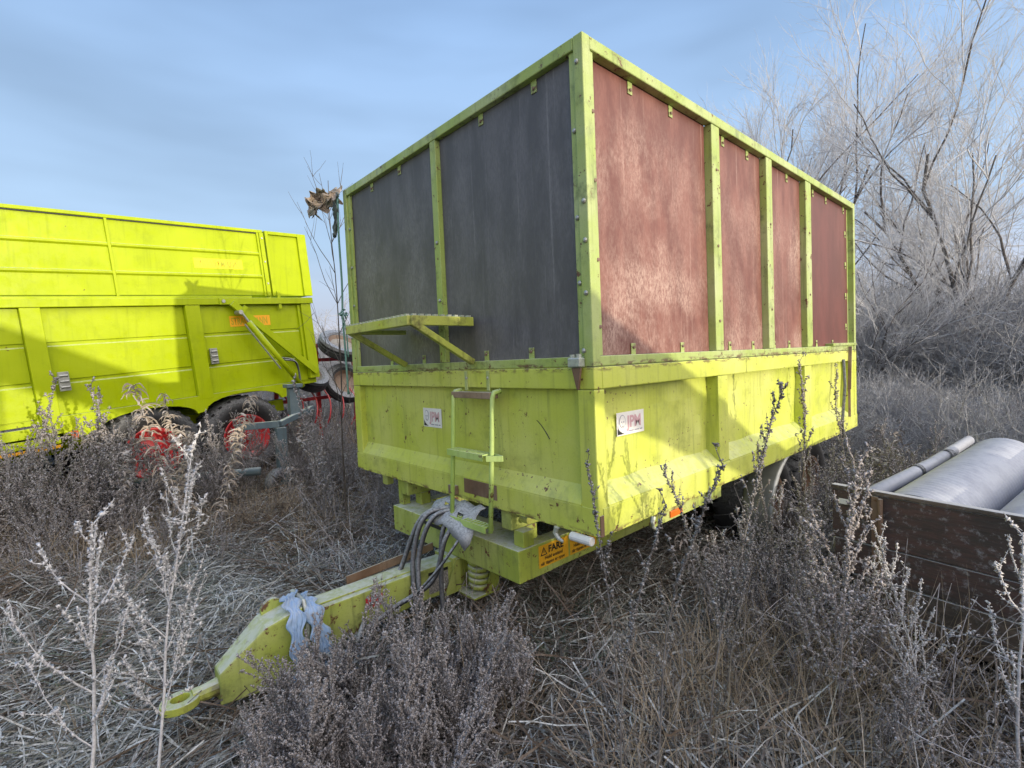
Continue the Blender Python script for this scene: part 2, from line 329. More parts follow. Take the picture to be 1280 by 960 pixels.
# ------------------------------------------------------------------ terrain
def sm(a, b, x):
    t_ = min(1, max(0, (x - a) / (b - a))); return t_ * t_ * (3 - 2 * t_)
rs = np.random.RandomState(3)
WV = [(rs.uniform(0.3, 2.6), rs.uniform(0, 6.28), rs.uniform(0, 6.28)) for _ in range(14)]
def gz(x, y):
    z = GZ + 0.30 * sm(2.6, 7.5, y - 0.15 * x)
    for w, a, p in WV: z += 0.022 / (0.6 + w) * math.sin(w * (x * math.cos(a) + y * math.sin(a)) + p)
    # earth bank added unseen to the south, shaped to keep sun off the ground
    cr_ = 1.50 + 0.62 * sm(1.25, 0.75, x) + 0.05 * math.sin(x * 1.3 + 2) + 0.03 * math.sin(x * 3.1 + 1)
    if y < -5: z += cr_ * sm(-6.2, -8.8, y) * (1 - 0.7 * sm(-10.5, -16, y))
    d = math.hypot(x, y)
    if d > 40: z += 1.2 * math.sin(x * 0.02 + 1) * math.sin(y * 0.017) * sm(40, 120, d)
    return z
def axisc(lim):
    v = [0.0]; st = 0.22
    while v[-1] < lim:
        v.append(v[-1] + st)
        if v[-1] > 10: st *= 1.16
    return v
pos = axisc(600); axs = [-a for a in pos[:0:-1]] + pos; n = len(axs)
me = bpy.data.meshes.new('ground')
me.from_pydata([(x, y, gz(x, y)) for y in axs for x in axs], [], [(j*n+i, j*n+i+1, (j+1)*n+i+1, (j+1)*n+i) for j in range(n-1) for i in range(n-1)])
me.polygons.foreach_set('use_smooth', [True] * len(me.polygons)); me.materials.append(M_soil)
g = bpy.data.objects.new('ground', me); COL.objects.link(g); g['kind'] = 'structure'

# ------------------------------------------------------------------ big tipping trailer
T = thing('tipping_trailer', 'tall faded yellow-green tipping trailer with dark plywood front, red plywood side and spring drawbar', 'trailer', (0, 0, GZ))
LX, WY, H1, H2 = 4.18, 2.45, 0.77, 2.215
RZ = 0.115
def wall_profile(depth):
    # (out, z): fascia, sloping ledge, recessed sheet, underside of the top rail
    return [(0, 0), (0, 0.135), (depth, 0.215), (depth, H1 - 0.10)]
def sheet(name, a, b_, inward, depth, dent=None):
    a = Vector(a); b_ = Vector(b_); n_ = 40; inw = Vector(inward); prof = [(0, 0), (0, 0.07), (0, 0.135), (depth * .5, .175), (depth, 0.215), (depth, .33), (depth, .44), (depth, .55), (depth, H1 - 0.10)]
    vs = []; fs = []; L = len(prof)
    for i in range(n_ + 1):
        for o_, z in prof:
            w = 0
            if dent and 0.14 < z < H1 - 0.12: w = dent(i / n_, z)
            vs.append(a.lerp(b_, i / n_) + inw * (o_ + w) + Vector((0, 0, z)))
    for i in range(n_):
        for j in range(L - 1): fs.append((i*L+j, (i+1)*L+j, (i+1)*L+j+1, i*L+j+1))
    mb = MB().add(vs, fs); o = mb.build(name, M_paint, T)
    sd = o.modifiers.new('thick', 'SOLIDIFY'); sd.thickness = 0.006; sd.offset = 0
    return o
# front wall (y direction), side walls (x direction)
sheet('front_wall', (0, 0.10, 0), (0, WY - 0.10, 0), (1, 0, 0), 0.05, lambda u, z: 0.004 * math.sin(u * 9) * math.sin(z * 8))
def dent(u, z): return 0.010 * math.sin(u * 19 + z * 3) * math.sin(z * 7) + 0.012 * math.exp(-((u - 0.9) / 0.03) ** 2) * math.sin(z * 16)
xs = [0.075, 1.19, 1.316, 2.70, 2.85, 3.97]
for i in (0, 2, 4):
    sheet('side_sheet', (xs[i], 0, 0), (xs[i + 1], 0, 0), (0, 1, 0), 0.085, dent)
sheet('far_side_wall', (LX - .1, WY, 0), (0.1, WY, 0), (0, -1, 0), 0.08)
sheet('rear_wall', (LX, 0.10, 0), (LX, WY - 0.10, 0), (-1, 0, 0), 0.05)
box('box_floor', M_paint, T, 0.06, LX - 0.06, 0.10, WY - 0.10, 0.03, 0.06)
for x0, x1 in ((xs[1], xs[2]), (xs[3], xs[4])): 
    p = box('side_post', M_paint, T, x0, x1, 0.004, 0.10, 0.137, H1 - 0.102, 0.004)
    box('side_post_foot', M_paint, T, x0, x1, 0.0, 0.05, 0.0, 0.135, 0.003)
box('side_post', M_paint, T, xs[5], LX - 0.075, 0.005, 0.10, 0.0, H1 - 0.102, 0.004)
for cx, cy in ((0, 0), (0, WY), (LX, 0), (LX, WY)):
    x0, x1 = (cx, cx + 0.074) if cx == 0 else (cx - 0.074, cx)
    y0, y1 = (cy, cy + 0.10) if cy == 0 else (cy - 0.10, cy)
    box('corner_post', M_paint, T, x0, x1, y0, y1, 0, H1 - 0.102, 0.006)
    u0, u1 = (cx, cx + 0.055) if cx == 0 else (cx - 0.055, cx)
    v0, v1 = (cy, cy + 0.055) if cy == 0 else (cy - 0.055, cy)
    box('frame_corner_post', M_frame, T, u0 + .001, u1, v0 + .001, v1, H1 + 0.002, H2, 0.005)
# thin seam lines: the fold strip under the ledge
box('top_rail', M_paint, T, 0.0, 0.06, 0.0, WY, H1 - 0.10, H1, 0.005)
box('top_rail', M_paint, T, 0.061, LX - 0.06, 0.0, 0.09, H1 - 0.10, H1, 0.005)
box('top_rail', M_paint, T, LX - 0.059, LX, 0.0, WY, H1 - 0.10, H1, 0.005)
box('top_rail', M_paint, T, 0.061, LX - 0.06, WY - .09, WY, H1 - 0.10, H1, 0.005)
# extension frame
zr = H2 - 0.055
for nm, a in (('frame_bottom_rail', (H1 + 0.003, H1 + 0.05)), ('frame_top_rail', (zr, H2))):
    dd = 0.002 if nm == 'frame_top_rail' else 0.008
    box(nm, M_frame, T, dd, 0.052, 0.056, WY - 0.056, a[0], a[1], 0.005)
    box(nm, M_frame, T, 0.056, LX - 0.056, dd, 0.052, a[0], a[1], 0.005)
    box(nm, M_frame, T, LX - .052, LX - dd, 0.056, WY - 0.056, a[0], a[1], 0.005)
    box(nm, M_frame, T, 0.056, LX - 0.056, WY - .052, WY - dd, a[0], a[1], 0.005)
zb, zt = H1 + 0.051, zr - 0.001
box('frame_post', M_frame, T, 0.004, 0.052, 1.145, 1.205, zb, zt, 0.004)
FP = [(1.185, 1.285), (1.995, 2.095), (2.79, 2.915)]
for a, b_ in FP:
    box('frame_post', M_frame, T, a, b_, 0.006, 0.075, zb, zt, 0.005)
for a, b_ in FP: box('frame_post', M_frame, T, a, b_, WY - .052, WY - 0.006, zb, zt, 0.005)
# angle strips beside the near corner post
box('corner_strip', M_frame, T, 0.057, 0.085, 0.012, 0.03, zb, zt, 0.002)
box('corner_strip', M_frame, T, 0.014, 0.034, 0.057, 0.090, zb, zt, 0.002)
box('corner_strip', M_frame, T, 0.016, 0.034, WY - 0.090, WY - 0.057, zb, zt, 0.002)
box('corner_strip', M_frame, T, LX - 0.085, LX - 0.057, 0.05, 0.07, zb, zt, 0.002)
# plywood panels
box('plywood_panel', M_plyblk, T, 0.036, 0.048, 0.058, 1.143, zb, zt, 0.001)
box('plywood_panel', M_plyblk, T, 0.036, 0.048, 1.207, WY - 0.058, zb, zt, 0.001)
ex_ = [0.058] + [q for p in FP for q in p] + [LX - 0.058]
for i in range(0, 8, 2):
    o = box('plywood_panel', M_plyred if i < 6 else M_plyred2, T, ex_[i] + .002, ex_[i+1] - .002, 0.0525, 0.066, zb, zt + .02, 0.001)
    if i == 6: o['label'] = 'rearmost side panel, smooth evenly red-brown'
    box('plywood_panel', M_plyred2, T, ex_[i] + .002, ex_[i+1] - .002, WY - .066, WY - .054, zb, zt, 0.001)
for a, b_ in ((0.058, 1.2), (1.202, WY - .058)): box('plywood_panel', M_plyred2, T, LX - 0.048, LX - .036, a, b_, zb, zt, 0.001)
# panel clips: small plates with a bolt (shared meshes)
cf = MB().box(-0.004, 0.0, -0.019, 0.019, -0.025, 0.035).build('panel_clip', M_frame, T, 0.0015)
cb = MB().lathe([(0.0, 0.0), (0.008, 0.0), (0.008, 0.006), (0.0, 0.008)], (-0.004, 0, -0.004), (-1, 0, 0), 8).build('bolt', M_rust, cf); cb.location = (0, 0, 0)
sf = MB().box(-0.019, 0.019, -0.004, 0.0, -0.025, 0.035).build('panel_clip', M_frame, T, 0.0015)
sb = MB().lathe([(0.0, 0.0), (0.008, 0.0), (0.008, 0.006), (0.0, 0.008)], (0, -0.004, -0.004), (0, -1, 0), 8).build('bolt', M_rust, sf); sb.location = (0, 0, 0)
def put_clip(src, bolt, x, y, z, first, flip=False):
    o = src if first else copyo(src)
    o.location = (x, y, z - GZ)
    if flip: o.rotation_euler = (0, math.pi, 0) if src is sf else (math.pi, 0, 0)
    if not first:
        b2 = copyo(bolt, o)
    return o
spots = [(y, zt - 0.035, False) for y in (0.33, 0.74, 1.62, 2.02)] + [(y, zb + 0.03, True) for y in (0.42, 0.78, 1.43, 1.86)]
for i, (y, z, fl) in enumerate(spots): put_clip(cf, cb, 0.035, y, z, i == 0, fl)
spots = [(0.11, 0, 0), (0.42, 0, 0), (0.80, 0, 0), (1.42, 0, 0), (1.78, 0, 0), (2.17, 0, 0), (2.50, 0, 0), (3.1, 0, 0), (3.45, 0, 0), (3.98, 0, 0),
         (0.38, 1, 0), (0.86, 1, 0), (1.46, 1, 0), (1.82, 1, 0), (2.2, 1, 0), (2.5, 1, 0), (3.15, 1, 0), (3.6, 1, 0)]
for i, (x, dn, _) in enumerate(spots):
    put_clip(sf, sb, x, 0.051, (zb + 0.03) if dn else (zt - 0.035), i == 0, bool(dn))
for z in (1.0, 1.3, 1.6, 1.9): put_clip(sf, sb, 4.03, 0.051, z, False)
# bolts on the corner posts
bd = MB().lathe([(0, 0), (0.011, 0), (0.011, .006), (0.006, .010), (0, .011)], (0, 0, 0), (-1, 0, 0), 10).build('bolt', M_steel, T)
for i, (x, y, z) in enumerate([(0.002, 0.035, 2.10), (0.013, .070, 1.82), (0.0, 0.02, 1.50), (0.013, .07, 1.44), (.013, .07, 1.15), (0, .02, 1.33), (0.0, .026, 1.10), (.0, .05, .845),
        (.004, 1.17, 1.55), (.004, 1.17, 1.2), (.015, 2.38, 1.9), (.015, 2.38, 1.6), (.015, 2.38, 1.3), (.0, 2.42, 1.05), (-.001, .93, .725), (-.001, .735, .725)]):
    o = bd if i == 0 else copyo(bd)
    o.location = (x, y, z - GZ)
bs_ = MB().lathe([(0, 0), (0.009, 0), (0.009, .005), (0, .008)], (0, 0, 0), (0, -1, 0), 8).build('bolt', M_rust, T)
for i, (x, y, z) in enumerate([(1.235, .006, 1.9), (1.235, .006, 1.45), (1.235, .006, 1.0), (2.05, .006, 1.7), (2.05, .006, 1.1), (2.86, .006, 1.75), (2.86, .006, 1.25), (.07, .012, 1.9), (.07, .012, 1.6), (.07, .012, 1.25), (.07, .012, .95)]):
    o = bs_ if i == 0 else copyo(bs_)
    o.location = (x, y, z - GZ)
# locking block at the near corner and hook at the rear corner
mb = MB().box(-0.045, -0.002, 0.045, 0.115, H1 + 0.002, H1 + 0.045)
lb = mb.build('lock_block', M_grate, T, 0.006)
MB().tube([(-0.024, 0.062, H1 + .03), (-0.024, 0.062, H1 + .062)], 0.013, 10).tube([(-0.024, 0.10, H1 + .03), (-0.024, 0.10, H1 + .06)], 0.013, 10).build('lock_lug', M_grate, lb)
MB().prism([(0, 0), (0.055, 0), (0.028, -0.10), (0.018, -0.10)], (-0.018, 0.05, H1), (0, 1, 0), (0, 0, 1), (-1, 0, 0), 0.012).build('lock_wedge', M_rust, lb, 0.002)
MB().bar((3.92, -0.012, H1 + .04), (3.84, -0.02, 0.40), 0.03, 0.012).bar((3.84, -.02, .40), (3.80, -.03, .14), .022, .012).build('rear_latch', M_rust, T, 0.003)
MB().tube([(3.70, -0.01, H1 - .08), (3.66, -0.03, 0.45), (3.60, -0.02, 0.1), (3.62, -.02, -.05)], 0.013, 6).build('strap', M_hose, T)
MB().box(3.4, 4.15, -.012, .06, H1 + .05, H1 + .075).build('rear_lip', M_frame, T, .003)
# rubbing blocks and small hooks along the lower edge
def hook(x, y):
    MB().tube([(x, y, 0.0), (x - .012, y, -0.025), (x - .004, y, -0.055), (x + .02, y, -0.07)], [.013, .011, .009, .006], 8).build('tarp_hook', M_grate, T)
for x in (0.42, 1.02): hook(x, -0.012)
MB().tube([(-.012, .25, 0), (-.016, .26, -.03), (-.012, .24, -.055), (-.01, .215, -.065)], [.014, .012, .010, .006], 8).build('tarp_hook', M_grate, T)
MB().tube([(-.01, .16, -.022), (-.01, .035, -.022)], .021, 12).build('marker_lamp', M_white, T, .003)
box('corner_wear_strip', M_rust, T, 0.004, 0.03, -0.006, -0.001, 0.002, 0.10, 0.001)
box('side_reflector', M_amber, T, 0.60, 0.72, -0.004, 0.006, -0.055, -0.02, 0.003)
box('reflector_rail', M_chas, T, 0.45, 1.2, 0.006, 0.03, -0.07, -0.001, 0.003)
# thin fold line strips on fascia
box('lower_fascia', M_paint, T, .031, LX - .002, -.004, .0, .004, .128, .001)
box('lower_fascia', M_paint, T, -.004, .0, .004, WY - .004, .004, .128, .001)
MB().tube([(.0455, .415 - .085 * t_, .505 - .055 * t_ - .02 * math.sin((1 - t_) * 1.6) * 0 - .035 * t_ * t_) for t_ in [k_ / 8 for k_ in range(9)]], .0028, 5).build('scuff_mark', M_ink, T)
# stickers --------------------------------------------------------
def seller_sticker(o, ex, ey, nrm, w, h):
    o = Vector(o); ex = Vector(ex); ey = Vector(ey); nrm = Vector(nrm)
    st = MB().prism([(0, 0), (w, 0), (w, h), (0, h)], o, ex, ey, nrm, 0.0012).build('sticker', M_stk, T)
    e = nrm * 0.0018
    def pr(name, poly, m, k=1): 
        q = MB().add([o + e * k + ex * (x * w) + ey * (y * h) for x, y in poly], [tuple(range(len(poly)))]).build(name, m, st); return q
    pr('corner_print', [(0.03, 0.05), (0.28, 0.05), (0.20, 0.10), (0.11, 0.2), (0.05, 0.32), (0.03, 0.42)], M_ink)
    circ = lambda cx, cy, rx, ry, n=16: [(cx + rx * math.cos(a), cy + ry * math.sin(a)) for a in [i * 2 * math.pi / n for i in range(n)]]
    pr('emblem', circ(.20, .60, .115, .29), M_inkl, 1); pr('emblem', circ(.20, .60, .098, .26), M_stk, 1.5)
    for cx, cy, rx, ry in ((.165, .58, .022, .04), (.235, .58, .022, .04), (.2, .40, .035, .03), (.2, .5, .012, .03)): pr('emblem', circ(cx, cy, rx, ry, 8), M_inkl, 2)
    text_mesh('lettering', 'JPM', h * 0.70, M_inkr, st, o + e + ex * (w * 0.37) + ey * (h * 0.32), ex, ey, 0.0, 0.003, 0.60 * w / (h * .70 * 1.78))
    for a, b_ in ((.42, .60), (.63, .80), (.83, .93)): pr('small_print', [(a, .12), (b_, .12), (b_, .17), (a, .17)], M_inkl)
def on_front(y, z): return (0.05 - 0.0045, y, z)
seller_sticker((0.0458, 1.495, 0.40), (0, -1, 0), (0, 0, 1), (-1, 0, 0), 0.215, 0.125)
seller_sticker((0.255, 0.0745, 0.42), (1, 0, 0.0), (0, 0, 1), (0, -1, 0), 0.235, 0.115)
# catwalk platform -------------------------------------------------
PLX, PLY0, PLY1, PLZ = -0.40, 0.86, 1.60, 1.045
pf = MB().bar((PLX, PLY0, PLZ), (PLX, PLY1, PLZ), 0.035, 0.05).bar((PLX, PLY0, PLZ), (0.0, PLY0, PLZ), 0.035, 0.05).bar((PLX, PLY1, PLZ), (0.0, PLY1, PLZ), 0.035, 0.05).build('platform', M_plat, T, 0.003)
gm = MB()
for k in range(15):
    y = PLY0 + 0.03 + k * 0.048; gm.box(PLX + .012, -0.002, y, y + 0.004, PLZ + .002, PLZ + 0.030)
for k in range(9):
    x = PLX + .03 + k * 0.044; gm.box(x, x + .004, PLY0 + .01, PLY1 - .01, PLZ + 0.005, PLZ + .026)
for k in range(17):
    y = PLY0 + .01 + k * .044; gm.box(PLX - .016, PLX + .004, y, y + .022, PLZ + .024, PLZ + .034)
for k in range(9):
    x = PLX + .01 + k * .044; gm.box(x, x + .022, PLY0 - .014, PLY0 + .008, PLZ + .024, PLZ + .034)
gm.build('grating', M_grate, pf)
for y in (PLY0, PLY1 - .0):
    MB().bar((PLX + .01, y, PLZ - .01), (-0.006, y - .0, H1 + .045), 0.034, 0.034).build('brace', M_plat, T, 0.004)
# ladder -----------------------------------------------------------
ly0, ly1 = 0.635, 0.985
for y in (ly0, ly1):
    mb = MB(); pts = [(-0.005, y, 0.655), (-0.05, y, 0.650), (-0.062, y, .62), (-0.085, y, 0.30), (-0.115, y, -0.09)]
    mb.tube(pts, 0.0135, 8).build('ladder_rail', M_ladder, T, smooth=True)
box('ladder_bracket', M_frame, T, -0.008, -0.001, 0.72, 0.745, 0.655, 0.765, .002); box('ladder_bracket', M_frame, T, -.008, -.001, 0.92, .945, .655, .765, .002)
box('ladder_step', M_rust, T, -0.07, -0.01, ly0 + .012, ly1 + .012, 0.615, 0.65, 0.003)
def step(z, xo, xi, ext):
    mb = MB().bar((xo, ly0 + .014, z), (xo, ly1 - .014, z), 0.006, 0.035).bar((xi, ly0 + .014, z), (xi, ly1 - .014, z), .006, .03)
    if ext:
        mb.bar((xo, ly0 - .014, z), (xi - .02, ly0 - .085, z), .006, .03).bar((xi - .02, ly0 - .085, z), (xi, ly0 + .014, z), .006, .03)
    for k in range(12):
        y = ly0 + .022 + k * (ly1 - ly0 - .044) / 11; mb.bar((xo, y, z + .012), (xi, y, z + .012), .010, .010)
    mb.build('ladder_step', M_ladder, T, .001)
step(0.31, -0.135, -0.06, True); step(-0.075, -0.14, -0.085, False)
box('ledge_plate', M_rust, T, -0.008, -0.0045, 0.70, 1.0, 0.045, 0.13, .001)
box('hook_block', M_rust, T, -0.035, -0.0045, 1.06, 1.13, 0.02, 0.075, 0.004)
# chassis ------------------------------------------------------------
CY0, CY1, CT, CB = 0.55, 1.90, -0.205, -0.385
box('front_crossbeam', M_chas, T, 0.0, 0.26, CY0, CY1, CB, CT, 0.006)
for y0, y1 in ((CY0, CY0 + .10), (CY1 - .10, CY1)): box('chassis_rail', M_chas, T, 0.261, 4.1, y0 + .001, y1 - .001, CB + .002, CT - .002, 0.005)
for x in (1.2, 2.2, 3.2, 4.0): box('crossmember', M_chas, T, x, x + .1, CY0 + .101, CY1 - .101, CB + .02, CT - .03, 0.004)
for y in (0.62, 1.73): box('subframe_rail', M_chas, T, 0.02 if y < 1 else .03, 4.1, y, y + 0.085, -0.115, 0.028, 0.008)
for y in (0.62, 1.73): box('support_block', M_chas, T, 0.14, 0.22, y + .005, y + .085, CT + .002, -0.117, 0.004)
box('support_block', M_chas, T, 0.05, 0.13, 0.56, 0.64, CT + .001, -0.116, 0.004)
for x in (.3, 1.0, 1.7, 2.4, 3.1, 3.8): box('floor_bearer', M_chas, T, x, x + .06, .12, WY - .12, -.05, .028, .003)
MB().tube([(0.10, 0.56, -.06), (0.10, 0.63, -.06)], .022, 12).build('pivot_pin', M_plat, T)
box('buffer_post', M_chas, T, 0.045, 0.10, 2.06, 2.13, -0.09, -0.001, .003); box('buffer_post', M_chas, T, .05, .11, 1.84, 1.9, CT + .001, .02, .003)
box('black_slot', M_ink, T, -0.0012, 0.001, 1.28, 1.48, CT - .05, CT - .025, 0)
# hose tray in front of the box
mb = MB(); P_ = []
for i in range(9):
    for j in range(7):
        x = -0.02 - 0.17 * j / 6; y = 0.78 + 0.40 * i / 8
        P_.append((x, y + .02 * math.sin(j), -0.01 - 0.10 * (j / 6) ** 1.6 - 0.03 * max(0, (3 - i)) * j / 6 + .012 * math.sin(i * 2.1 + j)))
mb.add(P_, [(i*7+j, (i+1)*7+j, (i+1)*7+j+1, i*7+j+1) for i in range(8) for j in range(6) if (i, j) not in ((2, 3), (5, 2))])
o = mb.build('hose_cover', M_brack, T, smooth=True); sd = o.modifiers.new('s', 'SOLIDIFY'); sd.thickness = .006
def cat(pts, n=10):
    pts = [Vector(p) for p in pts]; q = [pts[0] * 2 - pts[1]] + pts + [pts[-1] * 2 - pts[-2]]; out = []
    for i in range(1, len(q) - 2):
        for k in range(n):
            t_ = k / n; a, b_, c_, d = q[i-1], q[i], q[i+1], q[i+2]
            out.append(0.5 * ((2*b_) + (c_-a)*t_ + (2*a-5*b_+4*c_-d)*t_*t_ + (3*b_-a-3*c_+d)*t_**3))
    return out + [pts[-1]]
HS = [((-.05, 1.00, -.03), (-.22, 1.10, -.07), (-.30, 1.13, -.30), (-.33, 1.08, -.60), (-.36, 1.02, -.86)),
      ((-.05, .98, -.04), (-.20, 1.06, -.08), (-.285, 1.10, -.32), (-.32, 1.03, -.62), (-.345, .98, -.90)),
      ((-.06, .93, -.05), (-.20, .93, -.16), (-.27, .98, -.40), (-.45, 1.10, -.53), (-.62, 1.12, -.60)),
      ((-.06, .86, -.06), (-.20, .84, -.18), (-.30, .92, -.34), (-.40, 1.06, -.50), (-.52, 1.20, -.55)),
      ((-.05, 1.04, -.03), (-.20, 1.18, -.10), (-.33, 1.24, -.40), (-.43, 1.26, -.56), (-.50, 1.30, -.75)),
      ((-.06, .96, -.05), (-.17, 1.0, -.14), (-.20, 1.0, -.42), (-.21, .98, -.66), (-.22, .96, -.90))]
for i, h_ in enumerate(HS):
    MB().tube(cat(h_), 0.0145 if i != 3 else .008, 8).build('hydraulic_hose', M_hose, T, smooth=True)
    if i in (2, 4): 
        e = Vector(h_[-1]); MB().tube([e, e + Vector((-.07, .0, -.02))], .018, 8).build('hose_coupling', M_steel, T)
MB().tube(cat([(-.62, 1.12, -.60), (-.75, 1.08, -.66), (-.86, 1.02, -.60), (-.93, 1.03, -.55)]), .0145, 8).build('hydraulic_hose', M_hose, T, smooth=True)
MB().tube(cat([(-.62, 1.12, -.55), (-.72, 1.03, -.60), (-.83, .99, -.62), (-.92, 1.0, -.72)]), .0145, 8).build('hydraulic_hose', M_hose, T, smooth=True)
# drawbar ------------------------------------------------------------
DY = 1.225
mb = MB(); dw = 0.085
prof = [(0.10, -.41, -.60), (-0.25, -.40, -.585), (-0.90, -.405, -.63), (-1.0, -.42, -.66)]
vs = []; 
for x, zt_, zb_ in prof: vs += [(x, DY - dw, zb_), (x, DY + dw, zb_), (x, DY + dw, zt_), (x, DY - dw, zt_)]
fs = [(0, 1, 2, 3), (15, 14, 13, 12)]
for i in range(3):
    for k in range(4): fs.append((i*4+k, i*4+(k+1)%4, (i+1)*4+(k+1)%4, (i+1)*4+k))
mb.add(vs, fs).build('drawbar', M_chas, T, 0.006)
MB().box(-0.9, -.25, DY - .05, DY + .05, -.402, -.392).build('drawbar_top_plate', M_chas, T, .003)
mb = MB(); vs = []
for x, hw, zt_, zb_ in ((-0.93, .094, -.36, -.67), (-1.10, .088, -.40, -.70), (-1.30, .052, -.555, -.70)): vs += [(x, DY - hw, zb_), (x, DY + hw, zb_), (x, DY + hw, zt_), (x, DY - hw, zt_)]
fs = [(0, 1, 2, 3), (11, 10, 9, 8)]
for i in range(2):
    for k in range(4): fs.append((i*4+k, i*4+(k+1)%4, (i+1)*4+(k+1)%4, (i+1)*4+k))
hd = mb.add(vs, fs).build('drawbar_head', M_chas, T, 0.008)
MB().box(-.60, -.50, DY - dw - .0022, DY - dw - .0005, -.50, -.44).build('red_mark', M_redp, T)
MB().tube([(-1.03, DY + .05, -.385), (-1.03, DY + .075, -.385)], .055, 16).build('head_eye_plate', M_chas, hd, .003)
MB().tube([(-0.915, DY - .10, -.69), (-0.915, DY - .105, -.40), (-.915, DY - .06, -.345), (-.915, DY + .10, -.345)], .011, 8).build('head_rib', M_grate, hd)
# towing eye: shank and ring
ey = MB().tube([(-1.29, DY, -.63), (-1.36, DY, -.632), (-1.40, DY, -.633)], [.043, .034, .036], 12)
rr = []
for k in range(24):
    a = k * 2 * math.pi / 24; c_, s_ = math.cos(a), math.sin(a)
    ro = 0.078; ri = 0.037
    for r_, z in ((ro, -.652), (ro, -.617), (ri, -.613), (ri, -.656)): rr.append((-1.445 + r_ * c_ * 1.0, DY + r_ * s_ * .92, z))
ey.add(rr, [(k*4+j, ((k+1)%24)*4+j, ((k+1)%24)*4+(j+1)%4, k*4+(j+1)%4) for k in range(24) for j in range(4)])
ey.build('towing_eye', M_plat, T, .004)
# spring and its seat
sx, sy = 0.10, 1.04
for k in range(1):
    pts = []
    for i in range(110):
        a = i / 110 * 2 * math.pi * 5.2; pts.append((sx + .052 * math.cos(a), sy + .052 * math.sin(a), CB - .012 - .19 * i / 110))
    MB().tube(pts, .0165, 8).build('coil_spring', M_chas, T, smooth=True)
box('spring_seat', M_chas, T, 0.0, 0.2, sy - .08, DY + .12, -.61, -.598, .002)
MB().prism([(0, 0), (0.0, .20), (-.03, .20), (-.12, 0)], (0.02, DY - .10, -.598), (1, 0, 0), (0, 0, 1), (0, -1, 0), .008).build('gusset', M_chas, T)
MB().prism([(0, 0), (0.0, .21), (.03, .21), (.11, 0)], (0.20, sy - .07, -.598), (-1, 0, 0), (0, 0, 1), (0, -1, 0), .008).build('gusset', M_chas, T)
box('spring_post', M_chas, T, -.03, .02, DY - .10, DY + .1, -.60, CB - .001, .004)
box('data_plate', M_plate, T, -0.20, -0.06, DY - dw - .0025, DY - dw - .0005, -.56, -.45, .0)
box('data_plate_bar', M_ink, T, -0.20, -0.06, DY - dw - .003, DY - dw - .0008, -.447, -.43, .0)
MB().bar((-.62, 1.33, -.39), (-.02, 1.36, -.37), .012, .05).build('parking_lever', M_rust, T, .002)
# warning stickers on the chassis rail
def warn(x, w, full):
    y = CY0 - 0.0012; z0, h = -0.345, 0.125
    st = MB().box(x, x + w, y, CY0 + .0005, z0, z0 + h).build('warning_sticker', M_yel, T)
    e = CY0 - .0022
    if full:
        text_mesh('lettering', 'FARE', .054, M_ink, st, (x + .075, e, z0 + .073), (1, 0, 0), (0, 0, 1), 0, .0018, 1.05)
        tri = MB()
        def t3(a, b_, c_): tri.prism([a, b_, c_], (x, e + .0003, z0), (1, 0, 0), (0, 0, 1), (0, -1, 0), .0004)
        t3((.012, .066), (.066, .066), (.039, .115)); tri.build('warning_triangle', M_ink, st)
        MB().prism([(.022, .072), (.056, .072), (.039, .104)], (x, e - .0004, z0), (1, 0, 0), (0, 0, 1), (0, -1, 0), .0003).build('warning_triangle', M_yel, st)
        MB().prism([(.036, .082), (.042, .082), (.041, .097), (.037, .097)], (x, e - .001, z0), (1, 0, 0), (0, 0, 1), (0, -1, 0), .0003).build('warning_triangle', M_ink, st)
        text_mesh('lettering', 'Hold avstand', .028, M_ink, st, (x + .045, e, z0 + .040), (1, 0, 0), (0, 0, 1), 0, .0008)
        text_mesh('lettering', 'når tippen er oppe', .026, M_ink, st, (x + .012, e, z0 + .012), (1, 0, 0), (0, 0, 1), 0, .0007)
    else:
        text_mesh('lettering', 'FARE', .05, M_ink, st, (x + .075, e, z0 + .073), (1, 0, 0), (0, 0, 1), 0, .0016, 1.0)
        text_mesh('lettering', 'Hold avstand', .028, M_ink, st, (x + .03, e, z0 + .040), (1, 0, 0), (0, 0, 1), 0, .0008)
        text_mesh('lettering', 'når tippen er oppe', .026, M_ink, st, (x + .012, e, z0 + .012), (1, 0, 0), (0, 0, 1), 0, .0007)
warn(0.15, 0.245, True); warn(0.41, 0.245, False)
